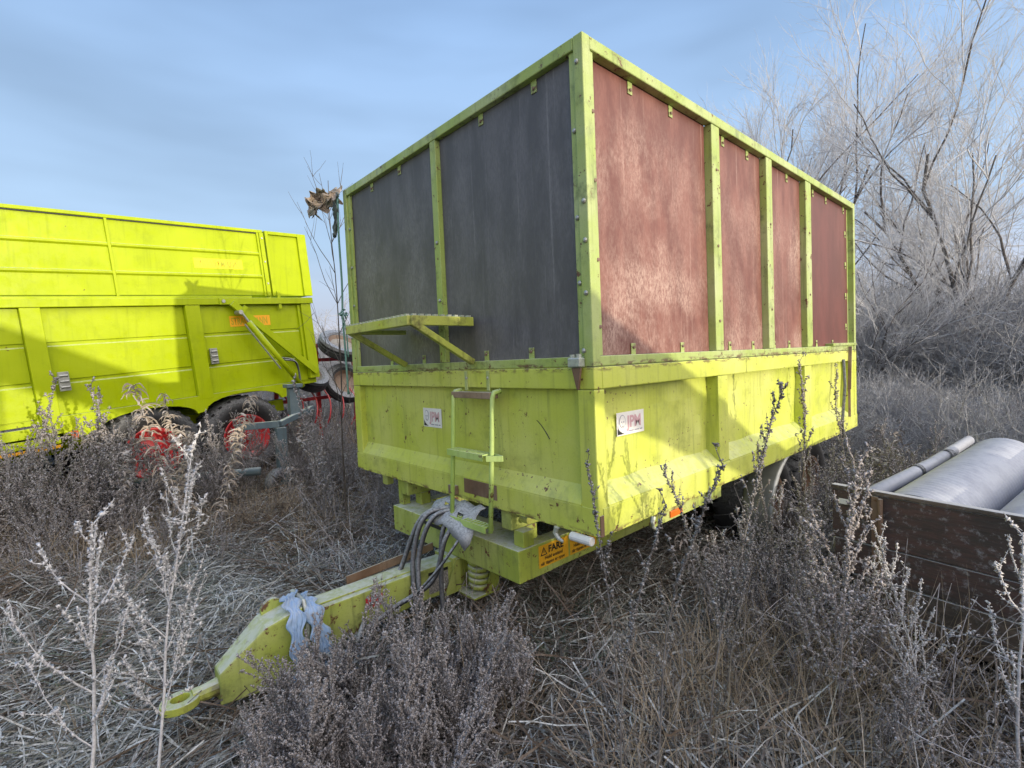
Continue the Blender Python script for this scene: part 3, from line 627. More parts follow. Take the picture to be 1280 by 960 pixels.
# wheels: tandem, half hidden in the weeds
def wheel(parent, x, y, z, r, w, rimm, rr_, ax=(0, 1, 0)):
    prof = [(rr_, -w*.42), (r*.80, -w*.5), (r*.94, -w*.46), (r, -w*.3), (r, w*.3), (r*.94, w*.46), (r*.80, w*.5), (rr_, w*.42)]
    ty = MB().lathe(prof, (x, y, z), ax, 40, closed=True).build('tyre', M_tyre, parent, smooth=True)
    lug = MB(); A = Vector(ax).normalized(); a0 = A.orthogonal().normalized(); b0 = A.cross(a0); c0 = Vector((x, y, z))
    for k in range(26):
        for sg in (-1, 1):
            t0 = (k + .5 * (sg > 0)) * 2 * math.pi / 26; t1 = t0 + .10
            d0 = a0 * math.cos(t0) + b0 * math.sin(t0); d1 = a0 * math.cos(t1) + b0 * math.sin(t1)
            lug.bar(c0 + A * (sg * w * .04) + d1 * (r * 1.005), c0 + A * (sg * w * .46) + d0 * (r * .97), .035 * r / .45, .03, up=tuple(d0))
    lu = lug.build('tread', M_tyre, ty)
    sg = -1 if True else 1
    rp_ = [(0.0, -w*.20), (rr_*.30, -w*.20), (rr_*.34, -w*.10), (rr_*.75, -w*.06), (rr_*.88, -w*.22), (rr_*.93, -w*.40), (rr_*1.03, -w*.46), (rr_*1.03, -w*.38), (rr_, w*.4)]
    rm = MB().lathe(rp_, (x, y, z), ax, 32).build('rim', rimm, parent, smooth=True)
    nb = MB()
    for k in range(8):
        t0 = k * math.pi / 4; d0 = a0 * math.cos(t0) + b0 * math.sin(t0); p = c0 + d0 * rr_ * .22 - A * w * .20
        nb.tube([p, p - A * .025], .014, 6)
    nb.build('wheel_nuts', M_steel, rm)
for x in (2.70, 3.68):
    wheel(T, x, 0.42, -0.50, 0.45, 0.34, M_rust, 0.24); wheel(T, x, 2.03, -0.50, 0.45, 0.34, M_rust, 0.24, (0, -1, 0))
    MB().tube([(x, .5, -.5), (x, 1.95, -.5)], .05, 10).build('axle', M_chas, T)
# pale curved mudguard in front of the wheels
mb = MB(); P_ = []
for i in range(15):
    a = math.radians(208 - i * 9.0)
    for y in (0.09, 0.12, .20, .30, .33):
        r_ = .56 - (0.03 if y in (0.09, .33) else 0); P_.append((2.80 + .46 * math.cos(a) * 1.25, y, -0.50 + r_ * math.sin(a) * .9))
mb.add(P_, [(i*5+j, (i+1)*5+j, (i+1)*5+j+1, i*5+j+1) for i in range(14) for j in range(4)])
o = mb.build('mudguard', M_steel, T, smooth=True); sd = o.modifiers.new('s', 'SOLIDIFY'); sd.thickness = .006

# ------------------------------------------------------------------ rag, camouflage cloth and rope
def ribbon(pts, w, wob, n=8, seed=1, nrm=(0, 0, 1), wd=None):
    r_ = random.Random(seed); P = cat(pts, 9); vs = []; mb = MB()
    for i, p in enumerate(P):
        d = (P[min(i+1, len(P)-1)] - P[max(i-1, 0)]).normalized(); s_ = Vector(wd) if wd else d.cross(Vector(nrm)).normalized(); u_ = s_.cross(d)
        for k in range(n + 1):
            q = (k / n - .5)
            vs.append(p + s_ * q * w * (0.8 + .3 * math.sin(i * .7)) + u_ * (wob * (math.sin(k * 2.3 + i * .35) + .5 * r_.uniform(-1, 1))))
    return mb.add(vs, [(i*(n+1)+k, i*(n+1)+k+1, (i+1)*(n+1)+k+1, (i+1)*(n+1)+k) for i in range(len(P)-1) for k in range(n)])
def cloth(name, mb, m, label, cat_):
    o = mb.build(name, m, None, smooth=True); tag(o, label, cat_)
    sd = o.modifiers.new('s', 'SOLIDIFY'); sd.thickness = .004
    ss = o.modifiers.new('b', 'SUBSURF'); ss.levels = 1; ss.render_levels = 1
    return o
k = DY
mb = ribbon([(-.91, k + .12, -.60), (-.91, k + .125, -.42), (-.90, k + .09, -.378), (-.895, k - .02, -.365), (-.89, k - .105, -.38), (-.875, k - .14, -.48), (-.85, k - .15, -.58)], .10, .010, 10, 3, wd=(1, .0, .1))
mb2 = ribbon([(-.95, k + .05, -.335), (-.97, k - .04, -.335), (-.975, k - .125, -.375), (-.98, k - .145, -.50), (-.97, k - .15, -.64), (-.95, k - .145, -.76)], .09, .010, 10, 5, wd=(1, 0, .1))
mb.add(mb2.v, mb2.f)
mb3 = ribbon([(-.86, k - .14, -.56), (-.83, k - .15, -.62), (-.80, k - .15, -.74)], .07, .010, 6, 9, wd=(1, 0, .3)); mb.add(mb3.v, mb3.f)
cloth('rag', mb, M_rag, 'frosty pale blue rag tied round the drawbar of the tall trailer', 'rag')
c0 = Vector((-.015, 2.475, 2.17))
mb = MB()
for q_, (w_, pts_) in enumerate([(.15, [(0, 0, .03), (-.02, .07, .05), (-.05, .15, .02), (-.08, .22, -.02), (-.10, .27, -.08)]), (.13, [(.0, .02, .0), (-.05, .08, .0), (-.06, .17, -.04), (-.12, .24, -.02), (-.13, .30, .02)]),
        (.14, [(-.08, .27, -.09), (-.11, .31, -.03), (-.09, .28, .05), (-.07, .20, .05), (-.05, .12, .06)]), (.10, [(-.12, .22, -.07), (-.14, .29, -.09), (-.12, .33, -.04), (-.08, .30, .0)])]):
    rb_ = ribbon([c0 + Vector(p_) for p_ in pts_], w_, .010, 9, 40 + q_, wd=((.5, 0, .86), (-.6, .3, .75), (.7, .2, -.6), (.1, .6, .8))[q_]); mb.add(rb_.v, rb_.f)
cm = cloth('camouflage_cloth', mb, M_camo, 'bundled camouflage cloth hanging from the top left corner of the tall trailer', 'cloth')
dk_ = ribbon([(-.02, 2.50, 2.20), (-.035, 2.52, 2.10), (-.03, 2.53, 1.98), (-.04, 2.54, 1.87)], .11, .012, 6, 8, wd=(.2, .98, 0))
dk_.build('cloth_tail', M_dcloth, cm, smooth=True).modifiers.new('s', 'SOLIDIFY').thickness = .006
mb = MB().tube(cat([(-.03, 2.475, 2.19), (-.035, 2.485, 1.9), (-.03, 2.49, 1.5), (-.035, 2.50, 1.22), (-.03, 2.50, .95), (-.03, 2.49, .6)]), .008, 6)
mb.tube(cat([(-.04, 2.50, 1.28), (-.03, 2.46, 1.1), (-.02, 2.47, .9)]), .006, 5)
tag(mb.build('rope', M_rope, smooth=True), 'frosted green rope hanging down the left corner post of the tall trailer', 'rope')
r2 = MB()
for i in range(14): 
    a = Vector((-.03 + random.uniform(-.02, .02), 2.49 + random.uniform(-.03, .03), 1.25 + random.uniform(-.03, .03))); r2.tube([a, a + Vector((random.uniform(-.04, .04), random.uniform(-.04, .04), random.uniform(-.06, .03)))], .006, 5)
r2.build('knot', M_rope, bpy.data.objects['rope'])

# ------------------------------------------------------------------ bright green forage wagon (own axes: d along the body to the right, u up, n to the viewer)
A0 = Vector((1.094, 6.23, 1.892)); D = Vector((.978067, .19259, .079337)); NN = Vector((.193199, -.98116, 0)); U = Vector((-.077842, -.015328, .996848))
WG = thing('forage_wagon', 'bright yellow-green forage wagon with red wheel rims standing left of the tall trailer', 'trailer', tuple(A0 + D * -1.6 + U * -2.4))
WB = NN * 1.0
def WP(a, h, o=0.0): return A0 + D * a + U * h + NN * o
def wbox(name, m, a0, a1, h0, h1, o0, o1, bev=.004, parent=None):
    vs = [WP(a, h, o) for h in (h0, h1) for a, o in ((a0, o0), (a1, o0), (a1, o1), (a0, o1))]
    return MB().add(vs, [(0,3,2,1),(4,5,6,7),(0,1,5,4),(1,2,6,5),(2,3,7,6),(3,0,4,7)]).build(name, m, parent or WG, bev)
AL = -6.4
# body core
wbox('body', M_wag, AL, -0.02, -1.28, .0, -2.3, -.06)
# upper board: sheets with pressed ridges
def ridged(name, a0, a1, h0, h1, ridges, off, depth=.022, sgn=1):
    pf = [(h0, 0)]
    for r0 in ridges: pf += [(r0 - .03, 0), (r0 - .012, sgn * depth), (r0 + .012, sgn * depth), (r0 + .02, 0)]
    pf += [(h1, 0)]
    vs = []; 
    for a in (a0, a1):
        for h, o in pf: vs.append(WP(a, h, off + o))
        for h, o in pf[::-1]: vs.append(WP(a, h, off - .03))
    n2 = len(pf) * 2
    return MB().add(vs, [(k, (k+1) % n2, (k+1) % n2 + n2, k + n2) for k in range(n2)] + [tuple(range(n2))[::-1], tuple(range(n2, 2*n2))]).build(name, m_ if False else M_wag, WG, .0015)
secs = [(-6.4, -4.2), (-4.18, -2.36), (-2.33, -.66)]
for a0, a1 in secs:
    ridged('upper_panel', a0, a1, .045, .89, (.30, .61), -.03)
    wbox('upper_rib', M_wag, a1 - .0, a1 + .028, .03, .90, -.06, -.005, .003)
wbox('upper_top_rail', M_wag, AL, -.575, .895, .935, -.09, .0, .006)
wbox('upper_shadow_gap', M_tyre, AL, -.66, .884, .894, -.06, -.012, 0)  # dark strip put in for the shade under the top rail
wbox('upper_post', M_wag, -.628, -.572, .03, .893, -.06, .008, .004)
wbox('upper_edge', M_wag, -.60, -.56, .0, .94, -.062, -.03, .002)
wbox('end_board', M_wag, -.545, .07, .03, .93, -.07, -.035, .004)
for a0, a1, h0, h1 in ((-.545, -.50, .03, .93), (-.06, .07, .03, .93), (-.499, -.061, .885, .93)):
    wbox('end_board_frame', M_wag, a0, a1, h0, h1, -.034, .004, .004)
wbox('hinge_strap', M_wag, -.50, -.455, -.16, .10, .012, .03, .005)
for h in (.82, .5, .2):
    MB().tube([WP(-.60, h, .006), WP(-.60, h, .016)], .013, 8).build('bolt', M_steel, WG)
wbox('far_upper_board', M_wag, AL, .0, .03, .92, -2.3, -2.27)
wbox('front_upper_board', M_wag, .0, .03, .03, .92, -2.3, -.08)
# main rail
wbox('main_rail', M_wag, AL, .03, -.085, .0, -.06, .03, .006)
wbox('main_rail_lip', M_wag, AL, -.85, .001, .028, -.06, .0, .004)
# lower panels between posts
posts = [(-5.9, -5.72), (-4.55, -4.4), (-3.19, -3.03), (-1.70, -1.53)]
lows = [(-5.72, -4.55), (-4.4, -3.19), (-3.03, -1.70), (-1.53, -.16)]
for a0, a1 in lows: ridged('lower_panel', a0 + .004, a1 - .004, -1.22, -.09, (-.86, -.46), -.045, .02, -1)
for a0, a1 in posts: wbox('body_post', M_wag, a0, a1, -1.27 if a0 != -3.19 else -1.36, -.087, -.06, .022, .006)
wbox('body_post', M_wag, -.155, .0, -1.20, -.087, -.06, .02, .006)
wbox('body_post', M_wag, -.20, -.16, -1.0, -.10, -.06, -.01, .004)
# bottom skirt with two wheel arches
poly = [(-3.03, -1.22), (-.40, -1.22), (-.40, -1.36)]
def arch(cx, r_, h0, a_from, a_to):
    return [(cx + r_ * math.cos(t_), h0 + .16 * math.sin(t_)) for t_ in [a_from + (a_to - a_from) * i / 10 for i in range(11)]]
bot = [(-.52, -1.40)] + arch(-1.14, .50, -1.42, 0, math.pi) + arch(-2.24, .50, -1.44, 0, math.pi) + [(-2.86, -1.46), (-3.03, -1.42)]
poly = [(-3.03, -1.221), (-.40, -1.221), (-.40, -1.38)] + bot[0:]
MB().prism(poly, A0 + NN * -.03, D, U, NN, .05).build('wheel_skirt', M_wag, WG, .003)
wbox('sill', M_wag, AL, -3.03, -1.40, -1.30, -.05, .0, .004); wbox('sill_stripe', M_or2, AL, -3.06, -1.545, -1.515, -.03, .005, .002)
wbox('sill_lower', M_wag, AL, -3.06, -1.50, -1.42, -.06, -.01, .003)
wbox('sill_reflector', M_amber, -2.98, -2.92, -1.47, -1.39, .03, .05, .004)
wbox('frame_beam', M_wag, AL - 1.2, -.3, -1.68, -1.50, -.75, -.60, .006); wbox('frame_beam', M_wag, AL, -.3, -1.68, -1.5, -1.75, -1.60, .006)
# latch plates
for a in (-3.00, -1.49):
    lt = wbox('latch', M_steel, a - .0, a + .09, -.96 - (0 if a < -2 else -.12), -.76 - (0 if a < -2 else -.12), .023 if a < -2 else -.02, .05 if a < -2 else .01, .003)
    h = -.86 if a < -2 else -.74; o_ = .05 if a < -2 else .012
    for q in (-.06, 0, .06): MB().tube([WP(a + .01, h + q, o_ + .006), WP(a + .08, h + q, o_ + .006)], .012, 8).build('latch_roll', M_steel, lt)
# hydraulic arm and cylinder
def wbar(name, m, p, q, w, h, bev=.004): return MB().bar(WP(*p), WP(*q), w, h, up=tuple(NN)).build(name, m, WG, bev)
wbar('lift_arm', M_wag, (-1.15, -.07, .05), (-.06, -1.12, .05), .085, .05)
wbar('arm_clamp', M_wag, (-.99, -.12, .07), (-1.06, -.22, .07), .05, .06)
cy = MB().tube([WP(-1.0, -.33, .12), WP(-.36, -1.30, .12)], .036, 12).build('hydraulic_cylinder', M_wag, WG, smooth=True)
MB().tube([WP(-1.07, -.21, .12), WP(-1.0, -.33, .12)], .016, 8).build('cylinder_rod', M_steel, cy)
MB().tube([WP(-1.06, -.36, .13), WP(-.66, -1.0, .13)], .011, 6).build('cylinder_pipe', M_steel, cy)
MB().tube(cat([WP(-.62, -.85, .10), WP(-.45, -.9, .12), WP(-.38, -1.05, .10), WP(-.38, -1.25, .12)]), .011, 6).tube(cat([WP(-.60, -.88, .14), WP(-.42, -.95, .15), WP(-.41, -1.25, .14)]), .010, 6).build('cylinder_hose', M_hose, WG, smooth=True)
MB().tube([WP(-1.10, -.20, .03), WP(-1.10, -.20, .16)], .03, 10).build('cylinder_pin', M_steel, WG)
wbox('rail_cover', M_wag, -1.30, .03, -.088, -.004, .031, .045, .004)
MB().tube([WP(-1.25, -.045, .045), WP(-1.25, -.045, .06)], .022, 10).build('bolt', M_steel, WG)
# decals
def decal(a0, h0, w, h, m, ink, off):
    st = MB().prism([(0, 0), (w, 0), (w, h), (0, h)], WP(a0, h0, off), D, U, NN, .0015).build('decal', m, WG)
    text_mesh('lettering', 'STRAUTMANN', h * .95, ink, st, WP(a0 + w * .03, h0 + h * .18, off + .003), D, U, 0, .003, w / (h * .95) / 7.4)
decal(-1.50, .385, .60, .125, M_yel2, M_inkg, -.0285); decal(-1.17, -.375, .55, .14, M_or2, M_inko, -.0435)
# wheels and a frosted crank post
for a, h in ((-2.24, -1.83), (-1.14, -1.88)):
    p = WP(a, h, -.28); wheel(WG, p.x, p.y, p.z, .56, .42, M_redp, .30, tuple(-NN))
    p = WP(a, h, -2.0); wheel(WG, p.x, p.y, p.z, .56, .42, M_redp, .30, tuple(NN))
    MB().tube([WP(a, h, -.4), WP(a, h, -1.9)], .06, 10).build('axle', M_wag, WG)

# ------------------------------------------------------------------ steel post with jockey wheel, round pipe
J = thing('jack_stand', 'blue-grey steel post with arm and small jockey wheel standing in the frosted weeds', 'implement', (.20, 5.02, gz(.20, 5.02))); J.scale = (1.12, 1.12, 1.12)
MB().box(-.05, .05, -.05, .05, .0, .66).build('post', M_bluest, J, .004).location = (0, 0, .18)
a_ = MB().bar((-.36, .30, .86), (.0, 0.0, .88), .07, .07).bar((0.0, .0, .88), (.45, .25, 1.0), .06, .06).build('arm', M_bluest, J, .004); a_.location = (0, 0, 0)
c_ = MB().box(.16, .27, .12, .22, .95, 1.26).box(.13, .30, .09, .25, 1.26, 1.30).build('crank_post', M_bluest, J, .004); c_.location = (0, 0, 0)
w_ = MB().lathe([(.09, -.05), (.19, -.06), (.205, -.03), (.205, .03), (.19, .06), (.09, .05)], (0, 0, 0), (.6, -.8, 0), 24, True).build('jockey_wheel', M_tyre, J, smooth=True); w_.location = (-.05, -.02, .20)
w2_ = MB().lathe([(0, -.045), (.09, -.04), (.09, .04), (0, .045)], (0, 0, 0), (.6, -.8, 0), 16).build('wheel_rim', M_bluest, w_); w2_.location = (0, 0, 0)
pz = MB().tube([(-1.30, 5.15, -.30), (-.15, 4.65, -.30)], .045, 12).build('steel_tube', M_bluest, smooth=True)
tag(pz, 'round blue-grey tube lying level in the weeds before the red wheel rims', 'tube')

# ------------------------------------------------------------------ red implement behind the gap
RI = thing('red_implement', 'red farm implement stacked with rubber tyres seen between the two trailers', 'implement', (1.6, 7.6, gz(1.6, 7.6)))
for z in (.30, .62, .95, 1.2):
    MB().bar((.5, 6.9 + z * .1, z - .0), (3.2, 7.6, z + .05), .07, .06).build('beam', M_redp, RI, .004)
for x, y in ((.75, 7.0), (1.5, 7.2), (2.3, 7.5), (3.1, 7.6)): MB().box(x, x + .06, y, y + .06, -.5, 1.25).build('upright', M_redp, RI, .004)
for (x, y, z, r_, ax_) in ((1.0, 6.85, 1.22, .36, (.15, -.5, 1)), (1.2, 6.75, .72, .33, (.3, -.7, .8)), (1.9, 7.0, 1.2, .4, (.1, -.6, .9)), (1.9, 6.95, .55, .36, (0, -.9, .5))):
    MB().lathe([(r_*.62, -.07), (r_*.72, -.10), (r_*.93, -.10), (r_, -.06), (r_*.985, -.02), (r_, .0), (r_*.985, .02), (r_, .06), (r_*.93, .10), (r_*.72, .10), (r_*.62, .07)], (x, y, z), ax_, 28, True).build('tyre', M_hose, RI)
    MB().lathe([(0, -.03), (r_*.5, -.03), (r_*.62, -.07), (r_*.62, .07), (r_*.5, .02), (0, .02)], (x, y, z), ax_, 20).build('rim', M_rust, RI)
MB().lathe([(0, -.05), (.2, -.05), (.22, .02), (.15, .05), (0, .06)], (1.05, 6.8, 1.36), (.1, -.3, 1), 16).build('disc', M_orange, RI, smooth=True)
for k in range(9):
    x = .8 + k * .22; MB().tube(cat([(x, 6.85, .5), (x + .05, 6.7, .3), (x, 6.6, .05), (x - .05, 6.7, -.15)]), .012, 5).build('tine', M_redp, RI)

# ------------------------------------------------------------------ wooden trailer with pipes
WO = Vector((1.402, -.531, 0.05)); E1 = Vector((.985, -.17, 0)); E2 = Vector((-.17, -.985, 0)); EZ = Vector((0, 0, 1))
WT = thing('wooden_trailer', 'low old trailer with weathered dark red boards and frosted top edge at the right', 'trailer', (WO.x + 1.5, WO.y - 1.2, gz(2.5, -1.5)))
def tb(name, m, a0, a1, b0, b1, z0, z1, bev=.004, parent=None):
    vs = [WO + E1 * a + E2 * b_ + EZ * z for z in (z0, z1) for a, b_ in ((a0, b0), (a1, b0), (a1, b1), (a0, b1))]
    return MB().add(vs, [(0,3,2,1),(4,5,6,7),(0,1,5,4),(1,2,6,5),(2,3,7,6),(3,0,4,7)]).build(name, m, parent or WT, bev)
tb('board', M_wood, 0, .022, 0, 1.9, -.29, -.022); tb('board', M_wood, .002, .024, .01, 1.9, -.47, -.296); tb('board', M_wood2, .0, .024, .10, 1.9, -.60, -.476)
tb('board_edge', M_wood2, -.008, .034, -.004, 1.9, -.02, .003, .005)
tb('sill_beam', M_wood2, .0, .12, .10, 1.9, -.70, -.605, .006); tb('batten', M_rust, -.012, -.001, .195, .225, -.60, -.025, .002)
MB().tube([WO + E1 * -.022 + E2 * .24 + EZ * -.03, WO + E1 * -.022 + E2 * .24 + EZ * -.42], .011, 8).build('latch_rod', M_rust, WT)
tb('reflector', M_white, -.006, -.0005, .035, .115, -.10, -.07, .002)
tb('bed', M_wood2, .03, 3.3, .12, 1.85, -.56, -.53); tb('side_board', M_wood, .03, 3.3, .10, .125, -.52, -.30); tb('side_board', M_wood, .03, 3.3, 1.86, 1.885, -.52, -.02)
tb('tail_board', M_wood, 3.3, 3.32, .1, 1.885, -.52, -.05)
MB().prism([(0, 0), (.9, 0), (.9, -.16), (.22, -.16), (.06, -.08)], WO + E1 * .06 + E2 * .62 + EZ * -.702, E2, EZ, E1, .08).build('drawbar_plate', M_wood2, WT, .004)
c_ = WO + E1 * 1.9 + E2 * .3 + EZ * -.70
for b_ in (.28, 1.65):
    c_ = WO + E1 * 1.9 + E2 * b_; wheel(WT, c_.x, c_.y, -.66, .33, .2, M_rust, .19, tuple(-E2))
# pipes lying in it
def pipe(b_, z, r_, a0, a1, label, ribs=True, m=None, pitch=0.038, slope=0.08):
    prof = []; a = a0
    n_ = int((a1 - a0) / pitch)
    for i in range(n_ * 2): prof.append((r_ + (.0045 if (i // 1) % 2 else 0), a0 + (a1 - a0) * i / (n_ * 2)))
    prof += [(r_, a1), (r_ - .018, a1), (r_ - .018, a1 - .3), (r_ * .3, a1 - .3)]
    ax = (E1 + EZ * slope).normalized(); c_ = WO + E2 * b_ + EZ * z
    mb = MB().lathe(prof, c_, ax, 72); mb.lathe([(r_, a0), (r_ - .018, a0), (r_ - .018, a0 + .3)], c_, ax, 44)
    o = mb.build('drainage_pipe', m or M_pipe, None); return tag(o, label, 'pipe')
pipe(.36, -.19, .19, .06, 1.50, 'fat grey ribbed pipe lying left in the old wooden trailer')
pipe(.77, -.21, .19, .06, 1.55, 'second fat ribbed pipe at the right edge in the old wooden trailer')
mb = MB().tube([WO + E1 * .05 + E2 * .15 + EZ * -.05, WO + E1 * 1.0 + E2 * .13 + EZ * -.015, WO + E1 * 1.9 + E2 * .07 + EZ * .02], [.040, .036, .033], 14)
o = mb.build('thin_pipe', M_pipe, None, smooth=True); tag(o, 'thin frosted pipe with dark bands beside the fat ribbed pipes', 'pipe')
for a in (.75, 1.3): MB().lathe([(.042, -.022), (.042, .022)], WO + E1 * a + E2 * (.152 - .022 * a) + EZ * (-.050 + .036 * a), E1, 14).build('band', M_tyre, o)

# ------------------------------------------------------------------ added unseen conveyor behind the camera: placed and shaped to cross the sunlight
KC = thing('sun_blocker', 'unseen slanting steel conveyor on legs standing by the earth bank', 'blocker', (.8, -5.0, gz(.8, -5)))
def kp(x0): return x0 + .566, -5.0
def kz(x0, up):  # shadow line on the trailer side, carried back to y=-5 along the sun
    return (1.115 - .472 * x0 if up else .655 - .405 * x0) + .395
poly = [(-1.75, kz(-1.75, 1)), (-1.75, kz(-1.75, 0)), (2.25, kz(2.25, 0)), (2.25, kz(2.25, 1))]
MB().prism([(x + .566, z) for x, z in poly], (0, -5.0, 0), (1, 0, 0), (0, 0, 1), (0, -1, 0), .35).build('blocker_body', M_bluest, KC, .01)
for x in (-1.0, 1.6):
    z = kz(x - .566, 0); MB().bar((x, -5.1, z + .1), (x - .0, -5.1, gz(x, -5.1) - .05), .04, .04).build('leg', M_bluest, KC)

exec_veg = True
# ------------------------------------------------------------------ vegetation generators (numpy)
class VB:
    def __init__(s): s.v = []; s.f = []; s.n = 0
    def add(s, v, f): s.v.append(np.asarray(v, float)); s.f.append(np.asarray(f, int) + s.n); s.n += len(v)
    def mesh(s, name, m):
        v = np.concatenate(s.v); me = bpy.data.meshes.new(name)
        fl = [f for f in s.f]; q = [f for f in fl if f.shape[1] == 4]; t3 = [f for f in fl if f.shape[1] == 3]
        nq = sum(len(f) for f in q); nt = sum(len(f) for f in t3)
        me.vertices.add(len(v)); me.vertices.foreach_set('co', v.ravel())
        loops = np.concatenate([f.ravel() for f in q + t3]); me.loops.add(len(loops)); me.loops.foreach_set('vertex_index', loops.astype(np.int32))
        me.polygons.add(nq + nt)
        st = np.concatenate([np.arange(nq) * 4, nq * 4 + np.arange(nt) * 3]).astype(np.int32)
        me.polygons.foreach_set('loop_start', st); me.update(calc_edges=True); me.materials.append(m); return me
def vtube(vb, P, r0, r1, n=3):
    P = np.asarray(P, float); k = len(P); d = np.gradient(P, axis=0); d /= np.linalg.norm(d, axis=1, keepdims=True) + 1e-9
    ref = np.where(np.abs(d[:, 2:3]) > .9, np.array([[1., 0, 0]]), np.array([[0, 0, 1.]])); a = np.cross(d, ref); a /= np.linalg.norm(a, axis=1, keepdims=True) + 1e-9
    b_ = np.cross(d, a); r = np.linspace(r0, r1, k)[:, None, None]; an = np.arange(n) * 2 * np.pi / n
    V = P[:, None, :] + r * (a[:, None, :] * np.cos(an)[None, :, None] + b_[:, None, :] * np.sin(an)[None, :, None])
    i = np.arange(k - 1)[:, None] * n; j = np.arange(n)[None, :]; jn = (j + 1) % n
    F = np.stack([i + j, i + jn, i + n + jn, i + n + j], -1).reshape(-1, 4); vb.add(V.reshape(-1, 3), F)
TET = np.array([[1, 1, 1], [1, -1, -1], [-1, 1, -1], [-1, -1, 1]], float); TF = np.array([[0, 1, 2], [0, 3, 1], [0, 2, 3], [1, 3, 2]])
def blobs(vb, P, size, R, el=1.0, dirs=None):
    P = np.asarray(P, float); k = len(P)
    if k == 0: return
    s = size * R.uniform(.5, 1.3, (k, 1, 1)); q = R.normal(size=(k, 3, 3)); q, _ = np.linalg.qr(q)
    V = P[:, None, :] + (TET[None] * np.array([el * 1.25, .8, .62])[None, None]) @ q * s * .6
    F = TF[None] + (np.arange(k) * 4)[:, None, None]; vb.add(V.reshape(-1, 3), F.reshape(-1, 3))
def curve(p, d, L, k, R, wob, grav):
    P = [np.array(p, float)]; d = np.array(d, float)
    for _ in range(k):
        d = d / np.linalg.norm(d); P.append(P[-1] + d * L / k); d = d + R.normal(size=3) * wob + np.array([0, 0, grav])
    return np.array(P), d
def strip(vb, P, w, R, taper=True):
    P = np.asarray(P); k = len(P); d = np.gradient(P, axis=0); s = np.cross(d, R.normal(size=3)); s /= np.linalg.norm(s, axis=1, keepdims=True) + 1e-9
    ww = (w * (1 - np.linspace(0, 1, k) ** 2 * .9))[:, None] if taper else w
    V = np.stack([P - s * ww / 2, P + s * ww / 2], 1).reshape(-1, 3); i = np.arange(k - 1)[:, None] * 2
    vb.add(V, np.concatenate([i, i + 1, i + 3, i + 2], 1))
def mugwort(seed, h, nb, spread, bl, bs, drop=0.0, r0=.006, fill=1.0, low=.12, hang=False):
    R = np.random.RandomState(seed); st = VB(); hd = VB()
    P, _ = curve((0, 0, 0), (R.normal() * .10, R.normal() * .10, 1), h, 10, R, .05, .03); vtube(st, P, r0, r0 * .35, 5)
    for b_ in range(nb):
        f = low + (1 - low) * (b_ + R.rand()) / nb; i = min(9, int(f * 10)); p = P[i] + (P[i+1] - P[i]) * (f * 10 - i)
        az = b_ * 2.4 + R.rand(); L = bl * (1.08 - f) * R.uniform(.6, 1.2) + .05
        d = (math.cos(az) * spread, math.sin(az) * spread, .75); Q, _ = curve(p, d, L, 7, R, .09, .10 - drop); vtube(st, Q, r0 * .45, r0 * .2, 3)
        subs = [(Q, 1)]
        for s_ in range(int(2 + L * 16 * fill)):
            j = R.randint(1, 7); dd = Q[j] - Q[j-1]; dd = dd / np.linalg.norm(dd) + R.normal(size=3) * .55; Z, _ = curve(Q[j], dd, L * R.uniform(.12, .34), 4, R, .12, .08 - drop); vtube(st, Z, r0 * .25, r0 * .12, 3); subs.append((Z, 0))
        for Z, mainq in subs:
            LL = np.linalg.norm(np.diff(Z, axis=0), axis=1).sum(); k = max(2, int(LL / (bs * .95) * fill)); t_ = R.rand(k) * (len(Z) - 1) if not mainq else (len(Z) - 1) * R.rand(k) ** .7
            ii = t_.astype(int).clip(0, len(Z) - 2); pp = Z[ii] + (Z[ii + 1] - Z[ii]) * (t_ - ii)[:, None] + R.normal(size=(k, 3)) * bs * .38
            if hang: pp[:, 2] -= np.abs(R.normal(size=k)) * .01
            blobs(hd, pp, bs, R, 1.5)
    k = int(h * .3 / (bs * .6)); t_ = 6.5 + R.rand(k) * 3.49; ii = t_.astype(int).clip(0, 9); blobs(hd, P[ii] + (P[ii+1] - P[ii]) * (t_ - ii)[:, None] + R.normal(size=(k, 3)) * bs * .5, bs, R, 1.5)
    return st, hd
def leafweed(seed, h, nl, ll):
    R = np.random.RandomState(seed); st = VB(); hd = VB()
    P, _ = curve((0, 0, 0), (R.normal() * .12, R.normal() * .12, 1), h, 10, R, .05, .02); vtube(st, P, .0045, .0015, 4)
    for b_ in range(nl):
        f = .25 + .75 * R.rand(); i = min(9, int(f * 10)); p = P[i] + (P[i+1] - P[i]) * (f * 10 - i); az = R.rand() * 6.28
        L = ll * R.uniform(.5, 1.2); Q, _ = curve(p, (math.cos(az), math.sin(az), .6), L, 6, R, .25, -.42); strip(hd, Q, .016 * R.uniform(.5, 1.2), R)
        strip(hd, Q + R.normal(size=3) * .004, .010, R)
    return st, hd
def tuft(seed, n_, L, w, lean, grav, base_r):
    R = np.random.RandomState(seed); vb = VB()
    for _ in range(n_):
        az = R.rand() * 6.28; r_ = base_r * math.sqrt(R.rand()); l = lean * R.uniform(.3, 1.5); 
        Q, _ = curve((r_ * math.cos(az), r_ * math.sin(az), 0), (math.cos(az + R.normal()) * l, math.sin(az + R.normal()) * l, 1), L * R.uniform(.4, 1.2), 6, R, .10, grav * R.uniform(.3, 1.6)); strip(vb, Q, w * R.uniform(.5, 1.3), R)
    return vb
